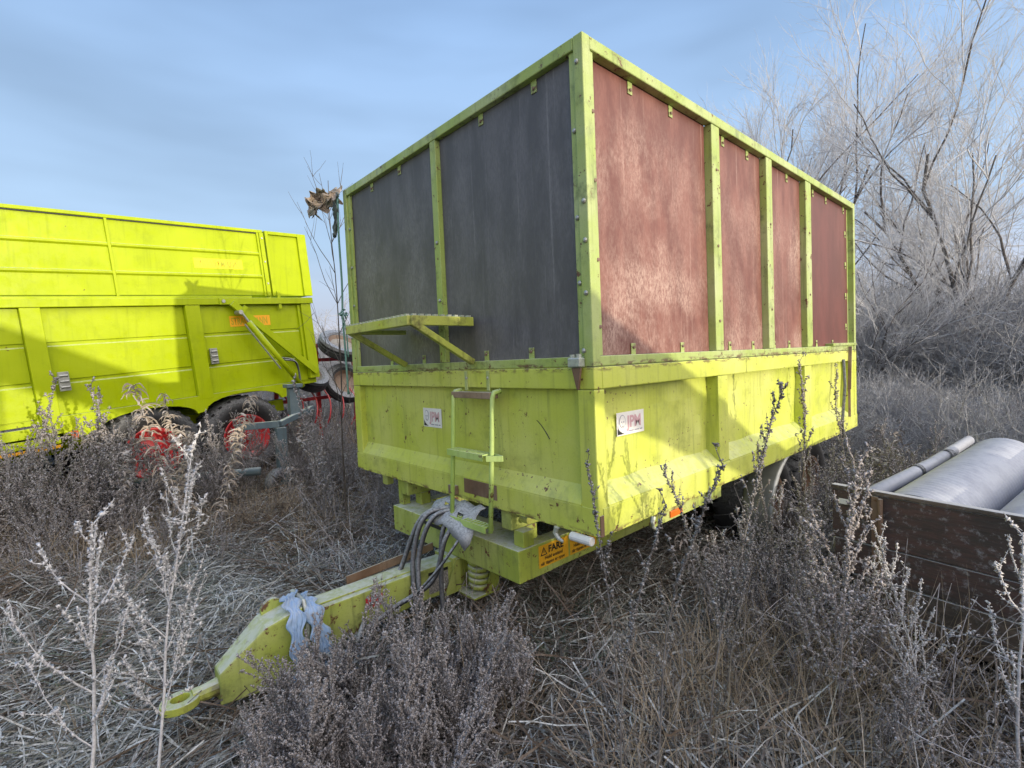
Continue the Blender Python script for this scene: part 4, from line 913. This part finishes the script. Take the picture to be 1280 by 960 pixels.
def litter(seed, n_, rad, L, w, hgt, up=.12):
    R = np.random.RandomState(seed); vb = VB()
    for _ in range(n_):
        az = R.rand() * 6.28; r_ = rad * math.sqrt(R.rand()); d = R.rand() * 6.28
        Q, _ = curve((r_ * math.cos(az), r_ * math.sin(az), R.rand() ** 1.5 * hgt), (math.cos(d), math.sin(d), R.uniform(-.1, up * 3)), L * R.uniform(.25, 1.3) ** 1.3, 4, R, .14, -.10); strip(vb, Q, w * R.uniform(.5, 1.4), R, False)
    return vb
def shrubby(seed, h, nstem, levels, spread, r0):
    R = np.random.RandomState(seed); vb = VB()
    def rec(p, d, L, r, lv):
        Q, _ = curve(p, d, L, 5, R, .13, .05); vtube(vb, Q, r, r * .5, 3)
        if lv == 0: return
        for c_ in range(R.randint(3, 6)):
            j = R.randint(1, 6); dd = Q[j] - Q[j-1]; dd = dd / np.linalg.norm(dd) + R.normal(size=3) * spread; rec(Q[j], dd, L * R.uniform(.35, .65), r * .55, lv - 1)
    for s_ in range(nstem):
        a = R.rand() * 6.28; rec((math.cos(a) * .06 * h, math.sin(a) * .06 * h, 0), (math.cos(a) * .5 * R.rand() * 1.4, math.sin(a) * .5 * R.rand() * 1.4, 1), h * R.uniform(.4, .65), r0, levels)
    return vb
# prototype collection (never linked to the scene): the stuff below instances it
def pobj(name, mesh, coll):
    o = bpy.data.objects.new(name, mesh); coll.objects.link(o); return o
def join(st, hd, name, m1, m2):
    a = VB(); a.v = st.v + hd.v; 
    off = st.n; a.f = st.f + [f + off for f in hd.f]; a.n = st.n + hd.n
    # two materials: keep stem faces first inside quads / tris
    me = a.mesh(name, m1); me.materials.append(m2)
    nq = sum(len(f) for f in a.f if f.shape[1] == 4); 
    return me
def two(seedmesh, name, m1, m2):
    st, hd = seedmesh
    a = VB(); a.v = st.v + hd.v; a.f = st.f + [f + st.n for f in hd.f]; a.n = st.n + hd.n
    me = a.mesh(name, m1); me.materials.append(m2); lim = st.n
    vi = np.empty(len(me.loops), np.int32); me.loops.foreach_get('vertex_index', vi); ls = np.empty(len(me.polygons), np.int32); me.polygons.foreach_get('loop_start', ls)
    me.polygons.foreach_set('material_index', (vi[ls] >= lim).astype(np.int32)); return me
def scatter(name, coll, pts, sc, label=None, tilt=.15, seed=0):
    """one object of ground cover: points carrying scale and rotation, each showing one prototype"""
    R = np.random.RandomState(seed); n_ = len(pts); me = bpy.data.meshes.new(name); me.vertices.add(n_); me.vertices.foreach_set('co', np.asarray(pts, float).ravel())
    at = me.attributes.new('sc', 'FLOAT', 'POINT'); at.data.foreach_set('value', np.asarray(sc, float))
    rot = np.stack([R.normal(size=n_) * tilt, R.normal(size=n_) * tilt, R.rand(n_) * 6.283], 1); at = me.attributes.new('ro', 'FLOAT_VECTOR', 'POINT'); at.data.foreach_set('vector', rot.ravel())
    o = bpy.data.objects.new(name, me); COL.objects.link(o); o['kind'] = 'stuff'
    if label: o['label'] = label
    ng = bpy.data.node_groups.new(name, 'GeometryNodeTree'); ng.interface.new_socket('Geometry', in_out='INPUT', socket_type='NodeSocketGeometry'); ng.interface.new_socket('Geometry', in_out='OUTPUT', socket_type='NodeSocketGeometry')
    gi = ng.nodes.new('NodeGroupInput'); go = ng.nodes.new('NodeGroupOutput'); ci = ng.nodes.new('GeometryNodeCollectionInfo'); ci.inputs['Collection'].default_value = coll
    ci.inputs['Separate Children'].default_value = True; ci.inputs['Reset Children'].default_value = True
    ip = ng.nodes.new('GeometryNodeInstanceOnPoints'); ip.inputs['Pick Instance'].default_value = True
    a1 = ng.nodes.new('GeometryNodeInputNamedAttribute'); a1.data_type = 'FLOAT'; a1.inputs['Name'].default_value = 'sc'
    a2 = ng.nodes.new('GeometryNodeInputNamedAttribute'); a2.data_type = 'FLOAT_VECTOR'; a2.inputs['Name'].default_value = 'ro'
    L_ = ng.links.new; L_(gi.outputs[0], ip.inputs['Points']); L_(ci.outputs[0], ip.inputs['Instance'])
    L_(a1.outputs[0], ip.inputs['Scale']); L_(a2.outputs[0], ip.inputs['Rotation']); L_(ip.outputs[0], go.inputs[0])
    md = o.modifiers.new('scatter', 'NODES'); md.node_group = ng
    return o
OPEN = [(.20, 5.02, .30, .9), (-.05, 5.1, .25, .6), (WP(-2.24, -1.83).x, WP(-2.24, -1.83).y, .38, .62), (WP(-1.14, -1.88).x, WP(-1.14, -1.88).y, .38, .70)]
def thin(x, y, R):
    for ox, oy, w_, pr_ in OPEN:
        d_ = Vector((ox + 1.746, oy + 1.39)); L_ = d_.length; d_ /= L_; q = Vector((x + 1.746, y + 1.39)); t_ = q.dot(d_)
        if L_ * .45 < t_ < L_ + .2 and abs(q.x * d_.y - q.y * d_.x) < w_ * t_ / L_ and R.rand() < pr_: return True
    return False
def newcoll(name): return bpy.data.collections.new(name)
RR = np.random.RandomState(11)
def clear(x, y, m_=0.0, deep=False):
    """True where nothing solid stands"""
    if -m_ < x < LX + m_ and -m_ < y < WY + m_: return False
    if -1.6 < x <= .1 and 1.0 < y < 1.42: return False
    q = Vector((x, y, 0)) - WO; a = q.dot(E1); b_ = q.dot(E2)
    if -.05 - m_ < a < 3.4 and -.02 - m_ < b_ < 2: return False
    return True
def wagon_clear(x, y, m_=0):
    q = Vector((x, y, A0.z)) - A0; a = q.dot(D); o_ = q.dot(NN); return not (-6.6 < a < .1 and -2.4 < o_ < .08 + m_)
def field(n_, xr, yr, test, zoff=0.0, seed=0, dmin=0.0):
    R = np.random.RandomState(seed); out = []
    while len(out) < n_:
        x = R.uniform(*xr); y = R.uniform(*yr)
        if math.hypot(x + 1.746, y + 1.39) < dmin: continue
        # only the fan of ground the lens can reach (plus margin)
        dx, dy = x + 1.746, y + 1.39; fwd = dx * .669 + dy * .741
        if fwd < -.4: continue
        lat = dx * .74 - dy * .671
        if abs(lat) > fwd * 1.35 + 1.2: continue
        pr = test(x, y, R)
        if pr: out.append((x, y, gz(x, y) + zoff))
    return out

def patch(x, y, k=1.0, ph=0.0): return .5 + .5 * math.sin(2.1 * k * x + 1.3 * math.sin(1.7 * k * y + ph)) * math.sin(2.6 * k * y + 1.1 * math.sin(1.9 * k * x + ph) + ph)
# ---- ground litter
cl = newcoll('litter_kinds')
for i in range(5): pobj('litter_patch', litter(20 + i, 460, .34, .25, .0048, .10).mesh('litter_patch', M_lit), cl)
cb_ = newcoll('brown_litter_kinds')
for i in range(4): pobj('brown_patch', litter(30 + i, 380, .32, .26, .005, .12, .2).mesh('brown_patch', M_litb), cb_)
pts = field(2600, (-4.5, 3), (-1, 6.2), lambda x, y, R: R.rand() < .35 + .65 * patch(x, y), -.01, 1, .5)
scatter('rimed_ground_litter', cl, pts, RR.uniform(.7, 1.3, len(pts)), seed=1)
def tb_(x, y, R):
    u = (x > -.4) or (y > 3.6)
    return R.rand() < (1.0 if u else .18)
pts = field(3400, (-5, 9), (-2.6, 9), tb_, 0.0, 2, .4)
scatter('brown_ground_litter', cb_, pts, RR.uniform(.7, 1.4, len(pts)), seed=2)
# ---- dry grass tufts
cg = newcoll('grass_kinds')
for i in range(5): pobj('grass_tuft', tuft(40 + i, 46, .55, .0042, .45, -.11, .07).mesh('grass_tuft', M_grass), cg)
def tg(x, y, R):
    if not clear(x, y, .02) or not wagon_clear(x, y): return False
    if x < -.3 and y < 3.4: return R.rand() < .03
    if x < 0.1 and y < 2.6: return R.rand() < .10
    return R.rand() < .8 * patch(x, y, 1.3, 2) ** .7
pts = field(1500, (-5, 9), (-2.6, 9), tg, 0, 3, .9)
scatter('dry_grass', cg, pts, RR.uniform(.6, 1.15, len(pts)), seed=3)
cq = newcoll('green_grass_kinds')
for i in range(3): pobj('green_tuft', tuft(50 + i, 60, .26, .004, .9, -.2, .08).mesh('green_tuft', M_green), cq)
def tq(x, y, R):
    if math.hypot(x - .05, y - .75) < .55: return True
    if x > 0.1 and -0.2 < y < 2.4 and x < 1.3: return R.rand() < .25
    return x < -.4 and y > 1.6 and y < 3.4 and R.rand() < .10
pts = field(260, (-3, 3), (-1, 5), tq, 0, 4, .9)
scatter('frosted_green_grass', cq, pts, RR.uniform(.7, 1.3, len(pts)), seed=4, tilt=.3)
# long arching stalks in the right foreground
cs = newcoll('stalk_kinds')
for i in range(4): pobj('stalk_clump', tuft(60 + i, 34, .95, .0048, .5, -.10, .12).mesh('stalk_clump', M_grass), cs)
def tsr(x, y, R): return clear(x, y, .03) and (math.hypot((x - .35) / 1.2, (y + .75) / .55) < 1) and R.rand() < 1
pts = field(70, (-.8, 1.6), (-1.5, -.1), tsr, 0, 5, 1.35)
scatter('long_dry_stalks', cs, pts, RR.uniform(.5, .85, len(pts)), seed=5, tilt=.25)
# ---- weeds: mugwort, leafy dead plants
cm_ = newcoll('weed_kinds')
for i in range(6):
    pobj('weed', two(mugwort(70 + i, 1.0, 24, .45, .42, .0062, 0, .004, .7), 'weed', M_stemd, M_mug), cm_)
for i in range(5):
    pobj('leafy_weed', two(leafweed(90 + i, .9, 70, .09), 'leafy_weed', M_stemd, M_leaf), cm_)
def tw(x, y, R):
    if not clear(x, y, .12) or not wagon_clear(x, y, .15) or thin(x, y, R): return False
    if x < -.2 and y < 2.9: return False
    if x < -.1 and y < 3.5: return R.rand() < .10
    if x < 0 and y < 0.2: return False
    if y < -.0 and x < 1.3: return R.rand() < .16
    return R.rand() < .7
pts = field(1000, (-5.5, 9), (-2.4, 8.5), tw, 0, 6, 1.6)
pts += field(130, (-3.6, .9), (4.3, 5.6), lambda x, y, R: wagon_clear(x, y, .1) and not thin(x, y, R), 0, 66, 1.6) + field(120, (.9, 4.6), (-.62, -.14), lambda x, y, R: clear(x, y, .1), 0, 67, 2.3) + field(26, (.4, 1.3), (-1.5, -.5), lambda x, y, R: clear(x, y, .1), 0, 68, 2.05)
def wsc(x, y):
    if y > 4.25 and x < .9 and y < 5.65: return RR.uniform(.75, 1.25)
    if -.65 < y < -.1 and .9 < x < 4.7: return RR.uniform(.5, .98)
    return RR.uniform(.55, 1.05) * (1.0 if (x > 4 or y > 3.2) else .62)
scv = [wsc(p[0], p[1]) for p in pts]
scatter('dead_weeds', cm_, pts, scv, seed=6, tilt=.24)
# bent, broken stems and long arching shoots
ca = newcoll('bent_stem_kinds')
for i in range(5):
    R_ = np.random.RandomState(300 + i); vb_ = VB()
    for q_ in range(7):
        a_ = R_.rand() * 6.28; Q, d_ = curve((R_.normal() * .08, R_.normal() * .08, 0), (math.cos(a_) * .5, math.sin(a_) * .5, 1), R_.uniform(.4, 1.0), 7, R_, .07, -.07); 
        if q_ % 2: 
            Z, _ = curve(Q[-1], (d_[0] + R_.normal() * .8, d_[1] + R_.normal() * .8, -.5 - R_.rand()), R_.uniform(.15, .4), 4, R_, .1, -.05); Q = np.concatenate([Q, Z[1:]])
        vtube(vb_, Q, .0032, .0014, 4)
        for c__ in range(4):
            j_ = R_.randint(2, len(Q)); Z, _ = curve(Q[j_], R_.normal(size=3) + np.array([0, 0, .3]), R_.uniform(.06, .2), 4, R_, .2, -.1); vtube(vb_, Z, .0015, .0008, 3)
            blobs(vb_, Z[1:] + R_.normal(size=(4, 3)) * .004, .007, R_, 1.6)
    pobj('bent_stems', vb_.mesh('bent_stems', M_mug), ca)
def tbs(x, y, R):
    if not clear(x, y, .1) or not wagon_clear(x, y, .1) or thin(x, y, R): return False
    if x < -.3 and y < 3: return R.rand() < .05
    return R.rand() < .8
pts = field(360, (-4, 6), (-1.8, 6), tbs, 0, 16, 1.5)
scatter('bent_frosted_stems', ca, pts, [RR.uniform(.5, 1.05) for _ in pts], seed=16, tilt=.2)
# low purple-grey mugwort mass, left foreground in front of the drawbar
cmm = newcoll('low_mugwort_kinds')
for i in range(6): pobj('low_mugwort', two(mugwort(110 + i, .70, 26, .32, .34, .0056, 0, .003, .9), 'low_mugwort', M_stemd, M_mug), cmm)
def tm(x, y, R):
    q = (x + .80) / .62; w_ = (y - .50) / .42
    return q * q + w_ * w_ < 1 and not (x > -.35 and y > .75) and y < 1.02
pts = field(110, (-1.6, 0.1), (-.1, 1.2), tm, -.02, 7, 1.3)
scatter('low_mugwort_thicket', cmm, pts, [RR.uniform(.40, 1.0) for _ in pts], seed=7, tilt=.3)
# farther rough ground and brush
cf_ = newcoll('brush_kinds')
for i in range(5): pobj('brush', shrubby(130 + i, 1.6, 14, 3, .7, .008).mesh('brush', M_brush), cf_)
def tf(x, y, R):
    if not wagon_clear(x, y, .6) or not clear(x, y, .5): return False
    return (x > 3.5 and y < 6 and R.rand() < .8) or (y > 9.5 and R.rand() < .4)
pts = field(240, (4.5, 9.5), (-3.5, 3.2), tf, -.05, 8, 4) + field(240, (9.5, 19), (-6, 6), tf, -.05, 18, 4) + field(170, (8.5, 15), (-4, 3.6), tf, -.05, 38, 4) + field(160, (3, 20), (9.5, 22), tf, -.05, 28, 4)
scatter('rimed_brush', cf_, pts, [RR.uniform(.55, 1.0) if p[0] < 9.5 and p[1] < 6 else RR.uniform(1.1, 2.4) for p in pts], seed=8)
cff = newcoll('far_field_kinds')
for i in range(3): pobj('field_tuft', tuft(150 + i, 60, .7, .012, .4, -.06, .5).mesh('field_tuft', M_grass), cff)
pts = field(1500, (-40, 60), (6, 70), lambda x, y, R: wagon_clear(x, y, 0), 0, 9, 8)
scatter('far_field_grass', cff, pts, RR.uniform(.7, 1.3, len(pts)), seed=9)
pts = [(x, y, gz(x, y)) for x, y in [(RR.uniform(-9, 9), RR.uniform(-11, -6)) for _ in range(250)]]
scatter('bank_grass', cg, pts, RR.uniform(.4, .6, len(pts)), seed=10)

# ---- individual weeds
def plant(name, gen, mats, label, x, y, h, ref_h, rz=0, tilt=(0, 0), group=None, proto=[None]):
    st, hd = gen; o = thing(name, label, 'plant', (x, y, gz(x, y)), group); o.rotation_euler = (tilt[0], tilt[1], rz)
    o.scale = (h / ref_h,) * 3
    a = bpy.data.objects.new('stem', st.mesh('stem', mats[0])); COL.objects.link(a); a.parent = o
    b_ = bpy.data.objects.new('seed_heads', hd.mesh('seed_heads', mats[1])); COL.objects.link(b_); b_.parent = o; b_['kind'] = 'stuff'
    return o
def recopy(src, label, x, y, s, rz, tilt=(0, 0)):
    r_ = src.copy(); COL.objects.link(r_); r_.location = (x, y, gz(x, y)); r_.rotation_euler = (tilt[0], tilt[1], rz); r_.scale = (s,) * 3; r_['label'] = label
    for ch in src.children:
        c_ = ch.copy(); COL.objects.link(c_); c_.parent = r_
    return r_
GW = 'tall frosted weeds in the foreground'
wA = plant('frosted_weed', mugwort(201, 1.5, 19, .45, .62, .0072, 0, .0065, .72, .30), (M_mugw, M_mugw), 'tallest white-frosted weed in the left foreground, before the first red wheel rim', -1.598, .82, 1.52, 1.5, .5, group=GW)
wB = plant('frosted_weed', mugwort(202, 1.3, 13, .65, .62, .0075, 0, .0085, .6, .36), (M_mugw, M_mugw), 'thick-stemmed white-frosted weed at the left picture edge with wide bare arms', -1.80, .86, 1.30, 1.3, 2.1, group=GW)
wD = plant('frosted_weed', mugwort(204, 1.3, 30, .42, .50, .0068, 0, .005, .9, .20), (M_mug, M_mug), 'bushy greyish frosted weed before the near corner of the old wooden trailer', .548, -.793, 1.34, 1.3, 1.0, group=GW)
wE = recopy(wA, 'open branched frosted weed before the middle of the weathered boards', .72, -1.08, .70, 2.7, (0.05, .05))
wF = recopy(wB, 'frosted weed at the right picture edge before the ribbed pipes', .60, -1.30, .85, 4.1, (-.05, .1))
GD = 'thin dark weeds in front of the tall trailer side'
dA = plant('dark_weed', mugwort(301, 1.6, 22, .22, .20, .0075, 0, .0042, .45, .35), (M_stemd, M_stemd), 'dark seeded weed rising just right of the sticker on the trailer side', -.011, -.45, 1.66, 1.6, 0, group=GD)
dB = plant('dark_weed', mugwort(302, 1.45, 12, .30, .20, .0068, .05, .0045, .35, .45), (M_stemd, M_stemd), 'thin dark weed standing just below the sticker on the trailer side', -.40, -.50, 1.44, 1.45, 0, group=GD)
dl = plant('pale_weed', mugwort(303, 1.7, 16, .30, .30, .008, 0, .0045, .5, .4), (M_leaf, M_leaf), 'tallest pale weed near the rear of the trailer side, reaching the red panels', 1.514, -.40, 1.70, 1.7, 0, group='pale weeds in front of the tall trailer side')
for i, (src, lab, x, y, s, rz) in enumerate([
    (dl, 'pale weed before the second side recess of the tall trailer', 1.142, -.35, .74, 1.0), (dl, 'pale weed at the rear corner of the tall trailer side', 2.712, -.30, .92, 2.0),
    (dA, 'short dark weed before the first post foot of the tall trailer side', .347, -.50, .84, 3.0), (dB, 'bare dark weed nearest the lower front corner of the trailer box', -.62, -.56, .90, 1.2),
    (dA, 'dark weed between the first side post and the frosty bush', .279, -.42, .72, 4.4), (dl, 'pale weed between the second side post and the wooden trailer', 1.635, -.28, .66, 5.1),
    (dB, 'thin dark weed between the lower front corner and the sticker', -.29, -.35, .93, 2.6)]): recopy(src, lab, x, y, s, rz)
# curly, sunlit heads in front of the wagon wheels
sA = plant('curly_weed', leafweed(401, 1.6, 120, .14), (M_stemd, M_straw), 'straw-coloured curly weed between the two red wheel rims', -.86, 4.13, 1.54, 1.6, 0, group='straw-coloured weeds before the wagon wheels')
recopy(sA, 'greyer curly weed right above the front red wheel rim', -1.004, 4.2, 1.03, 2.0); recopy(sA, 'short straw-coloured curly weed left of the rear red rim', -.783, 3.93, .94, 4.0)
gA = plant('frosted_weed', mugwort(501, 1.5, 18, .35, .35, .010, 0, .005, .8, .3), (M_stemd, M_mug), 'grey weed before the leftmost post of the bright wagon', -2.0, 4.76, 1.62, 1.5, 0, group='grey weeds before the bright wagon')
recopy(gA, 'grey weed beneath the left latch of the bright wagon', -1.64, 4.30, 1.01, 1.0); recopy(gA, 'grey weed with wide top between latch and first wheel arch', -1.42, 4.05, 1.08, 2.5)
recopy(gA, 'grey weed in the gap between the wagon and the tall trailer', .05, 3.3, 1.12, 3.3); recopy(gA, 'grey weed beside the jack post, left of it', -.6, 4.3, .85, 4.1)
# sapling behind the left corner
R = np.random.RandomState(8); vb = VB()
P, _ = curve((0, 0, 0), (.03, .02, 1), 3.6, 12, R, .03, .02); vtube(vb, P, .010, .003, 5)
tw_ = VB()
for i in range(16):
    j = 4 + i % 8; a = i * 2.1; Q, _ = curve(P[j], (math.cos(a) * .55, math.sin(a) * .55, 1), R.uniform(.5, 1.1), 6, R, .08, .06); vtube(tw_, Q, .0042, .0016, 4)
    for s_ in range(3):
        q = R.randint(2, 6); Z, _ = curve(Q[q], Q[q] - Q[q-1] + R.normal(size=3) * .06, .25, 4, R, .1, .05); vtube(tw_, Z, .0025, .0012, 3)
sp_ = thing('sapling', 'bare young sapling standing behind the left corner of the tall trailer', 'tree', (.27, 3.40, gz(.27, 3.4)))
a = bpy.data.objects.new('trunk', vb.mesh('trunk', M_bark)); COL.objects.link(a); a.parent = sp_
a = bpy.data.objects.new('crown', tw_.mesh('crown', M_bark)); COL.objects.link(a); a.parent = sp_

# ------------------------------------------------------------------ trees
def tree_mesh(seed, h, fork, spread, nmain, lv, r0, density=1.0):
    R = np.random.RandomState(seed); tr = VB(); cr_ = VB()
    def rec(p, d, L, r, l):
        k = 7 if l > 1 else 5; Q, de = curve(p, d, L, k, R, .13 if l > 1 else .15, .03)
        n_ = 6 if l >= 4 else (4 if l >= 2 else 3); vtube(tr if l >= lv - 1 else cr_, Q, r, r * .42, n_)
        if l == 0: return
        nc = int((5 if l > 1 else 6) * density * R.uniform(.8, 1.4)) + 1
        for c_ in range(nc):
            j = min(k, max(1, int(k * (0.25 + .75 * (c_ + R.rand()) / nc)))); dd = Q[j] - Q[j-1]; dd /= np.linalg.norm(dd)
            sd_ = R.normal(size=3) + np.array([0, 0, -.15]); sd_ -= dd * sd_.dot(dd); sd_ /= np.linalg.norm(sd_); dd = dd + sd_ * spread * R.uniform(.5, 1.3) + np.array([0, 0, .12])
            rec(Q[j], dd, L * R.uniform(.42, .70), max(.0030, r * .46), l - 1)
    P, _ = curve((0, 0, 0), (R.normal() * .08, R.normal() * .08, 1), h * fork, 5, R, .05, .05); vtube(tr, P, r0, r0 * .8, 8)
    for i in range(nmain):
        a = i * 6.283 / nmain + R.rand(); s_ = R.uniform(.15, .7) * spread * 1.3; rec(P[-1 - (i % 2)], (math.cos(a) * s_, math.sin(a) * s_, 1), h * (1 - fork) * R.uniform(.50, .72), r0 * .5, lv)
    return tr.mesh('trunk', M_bark), cr_.mesh('crown', M_twig)
protos = [tree_mesh(13, 10.8, .12, .58, 6, 4, .12, 1.0), tree_mesh(5, 9.6, .14, .60, 6, 4, .12, .98), tree_mesh(8, 8.5, .12, .48, 5, 4, .10, .88)]
TG = 'bare frosted trees behind the tall trailer'
def tree(k, x, y, s, rz, label, tilt=(0, 0)):
    o = thing('bare_tree', label, 'tree', (x, y, gz(x, y) - .05), TG); o.scale = (s,) * 3; o.rotation_euler = (tilt[0], tilt[1], rz)
    for nm, me_ in zip(('trunk', 'crown'), protos[k]):
        c_ = bpy.data.objects.new(nm, me_); COL.objects.link(c_); c_.parent = o
tree(0, 12.8, 3.45, .92, 1.3, 'tall bare frosted tree with rounded crown above the rear end of the tall trailer')
tree(1, 11.6, -.35, .86, 1.4, 'bare frosted tree with dark leaning limbs at the right, behind the ribbed pipes', (0, .05))
tree(2, 17.0, -3.2, .9, 2.2, 'bare frosted tree farthest right, cut by the right picture edge')
tree(1, 17.5, 1.6, .62, 3.9, 'low distant bare tree in the gap between the two large frosted crowns')
tree(1, 9.4, 1.05, .42, 2.4, 'small slender bare tree close behind the rear corner post of the tall trailer')
# distant wood line
cd = newcoll('far_tree_kinds')
for i in range(3): pobj('far_tree', shrubby(170 + i, 4.5, 16, 3, .45, .03).mesh('far_tree', M_twig), cd)
pts = []
for i in range(150):
    a = RR.uniform(-.15, 1.75); d = RR.uniform(26, 60); pts.append((d * math.cos(a), d * math.sin(a), gz(d * math.cos(a), d * math.sin(a)) - .1))
scatter('far_wood', cd, pts, RR.uniform(.5, 1.05, len(pts)), seed=12)
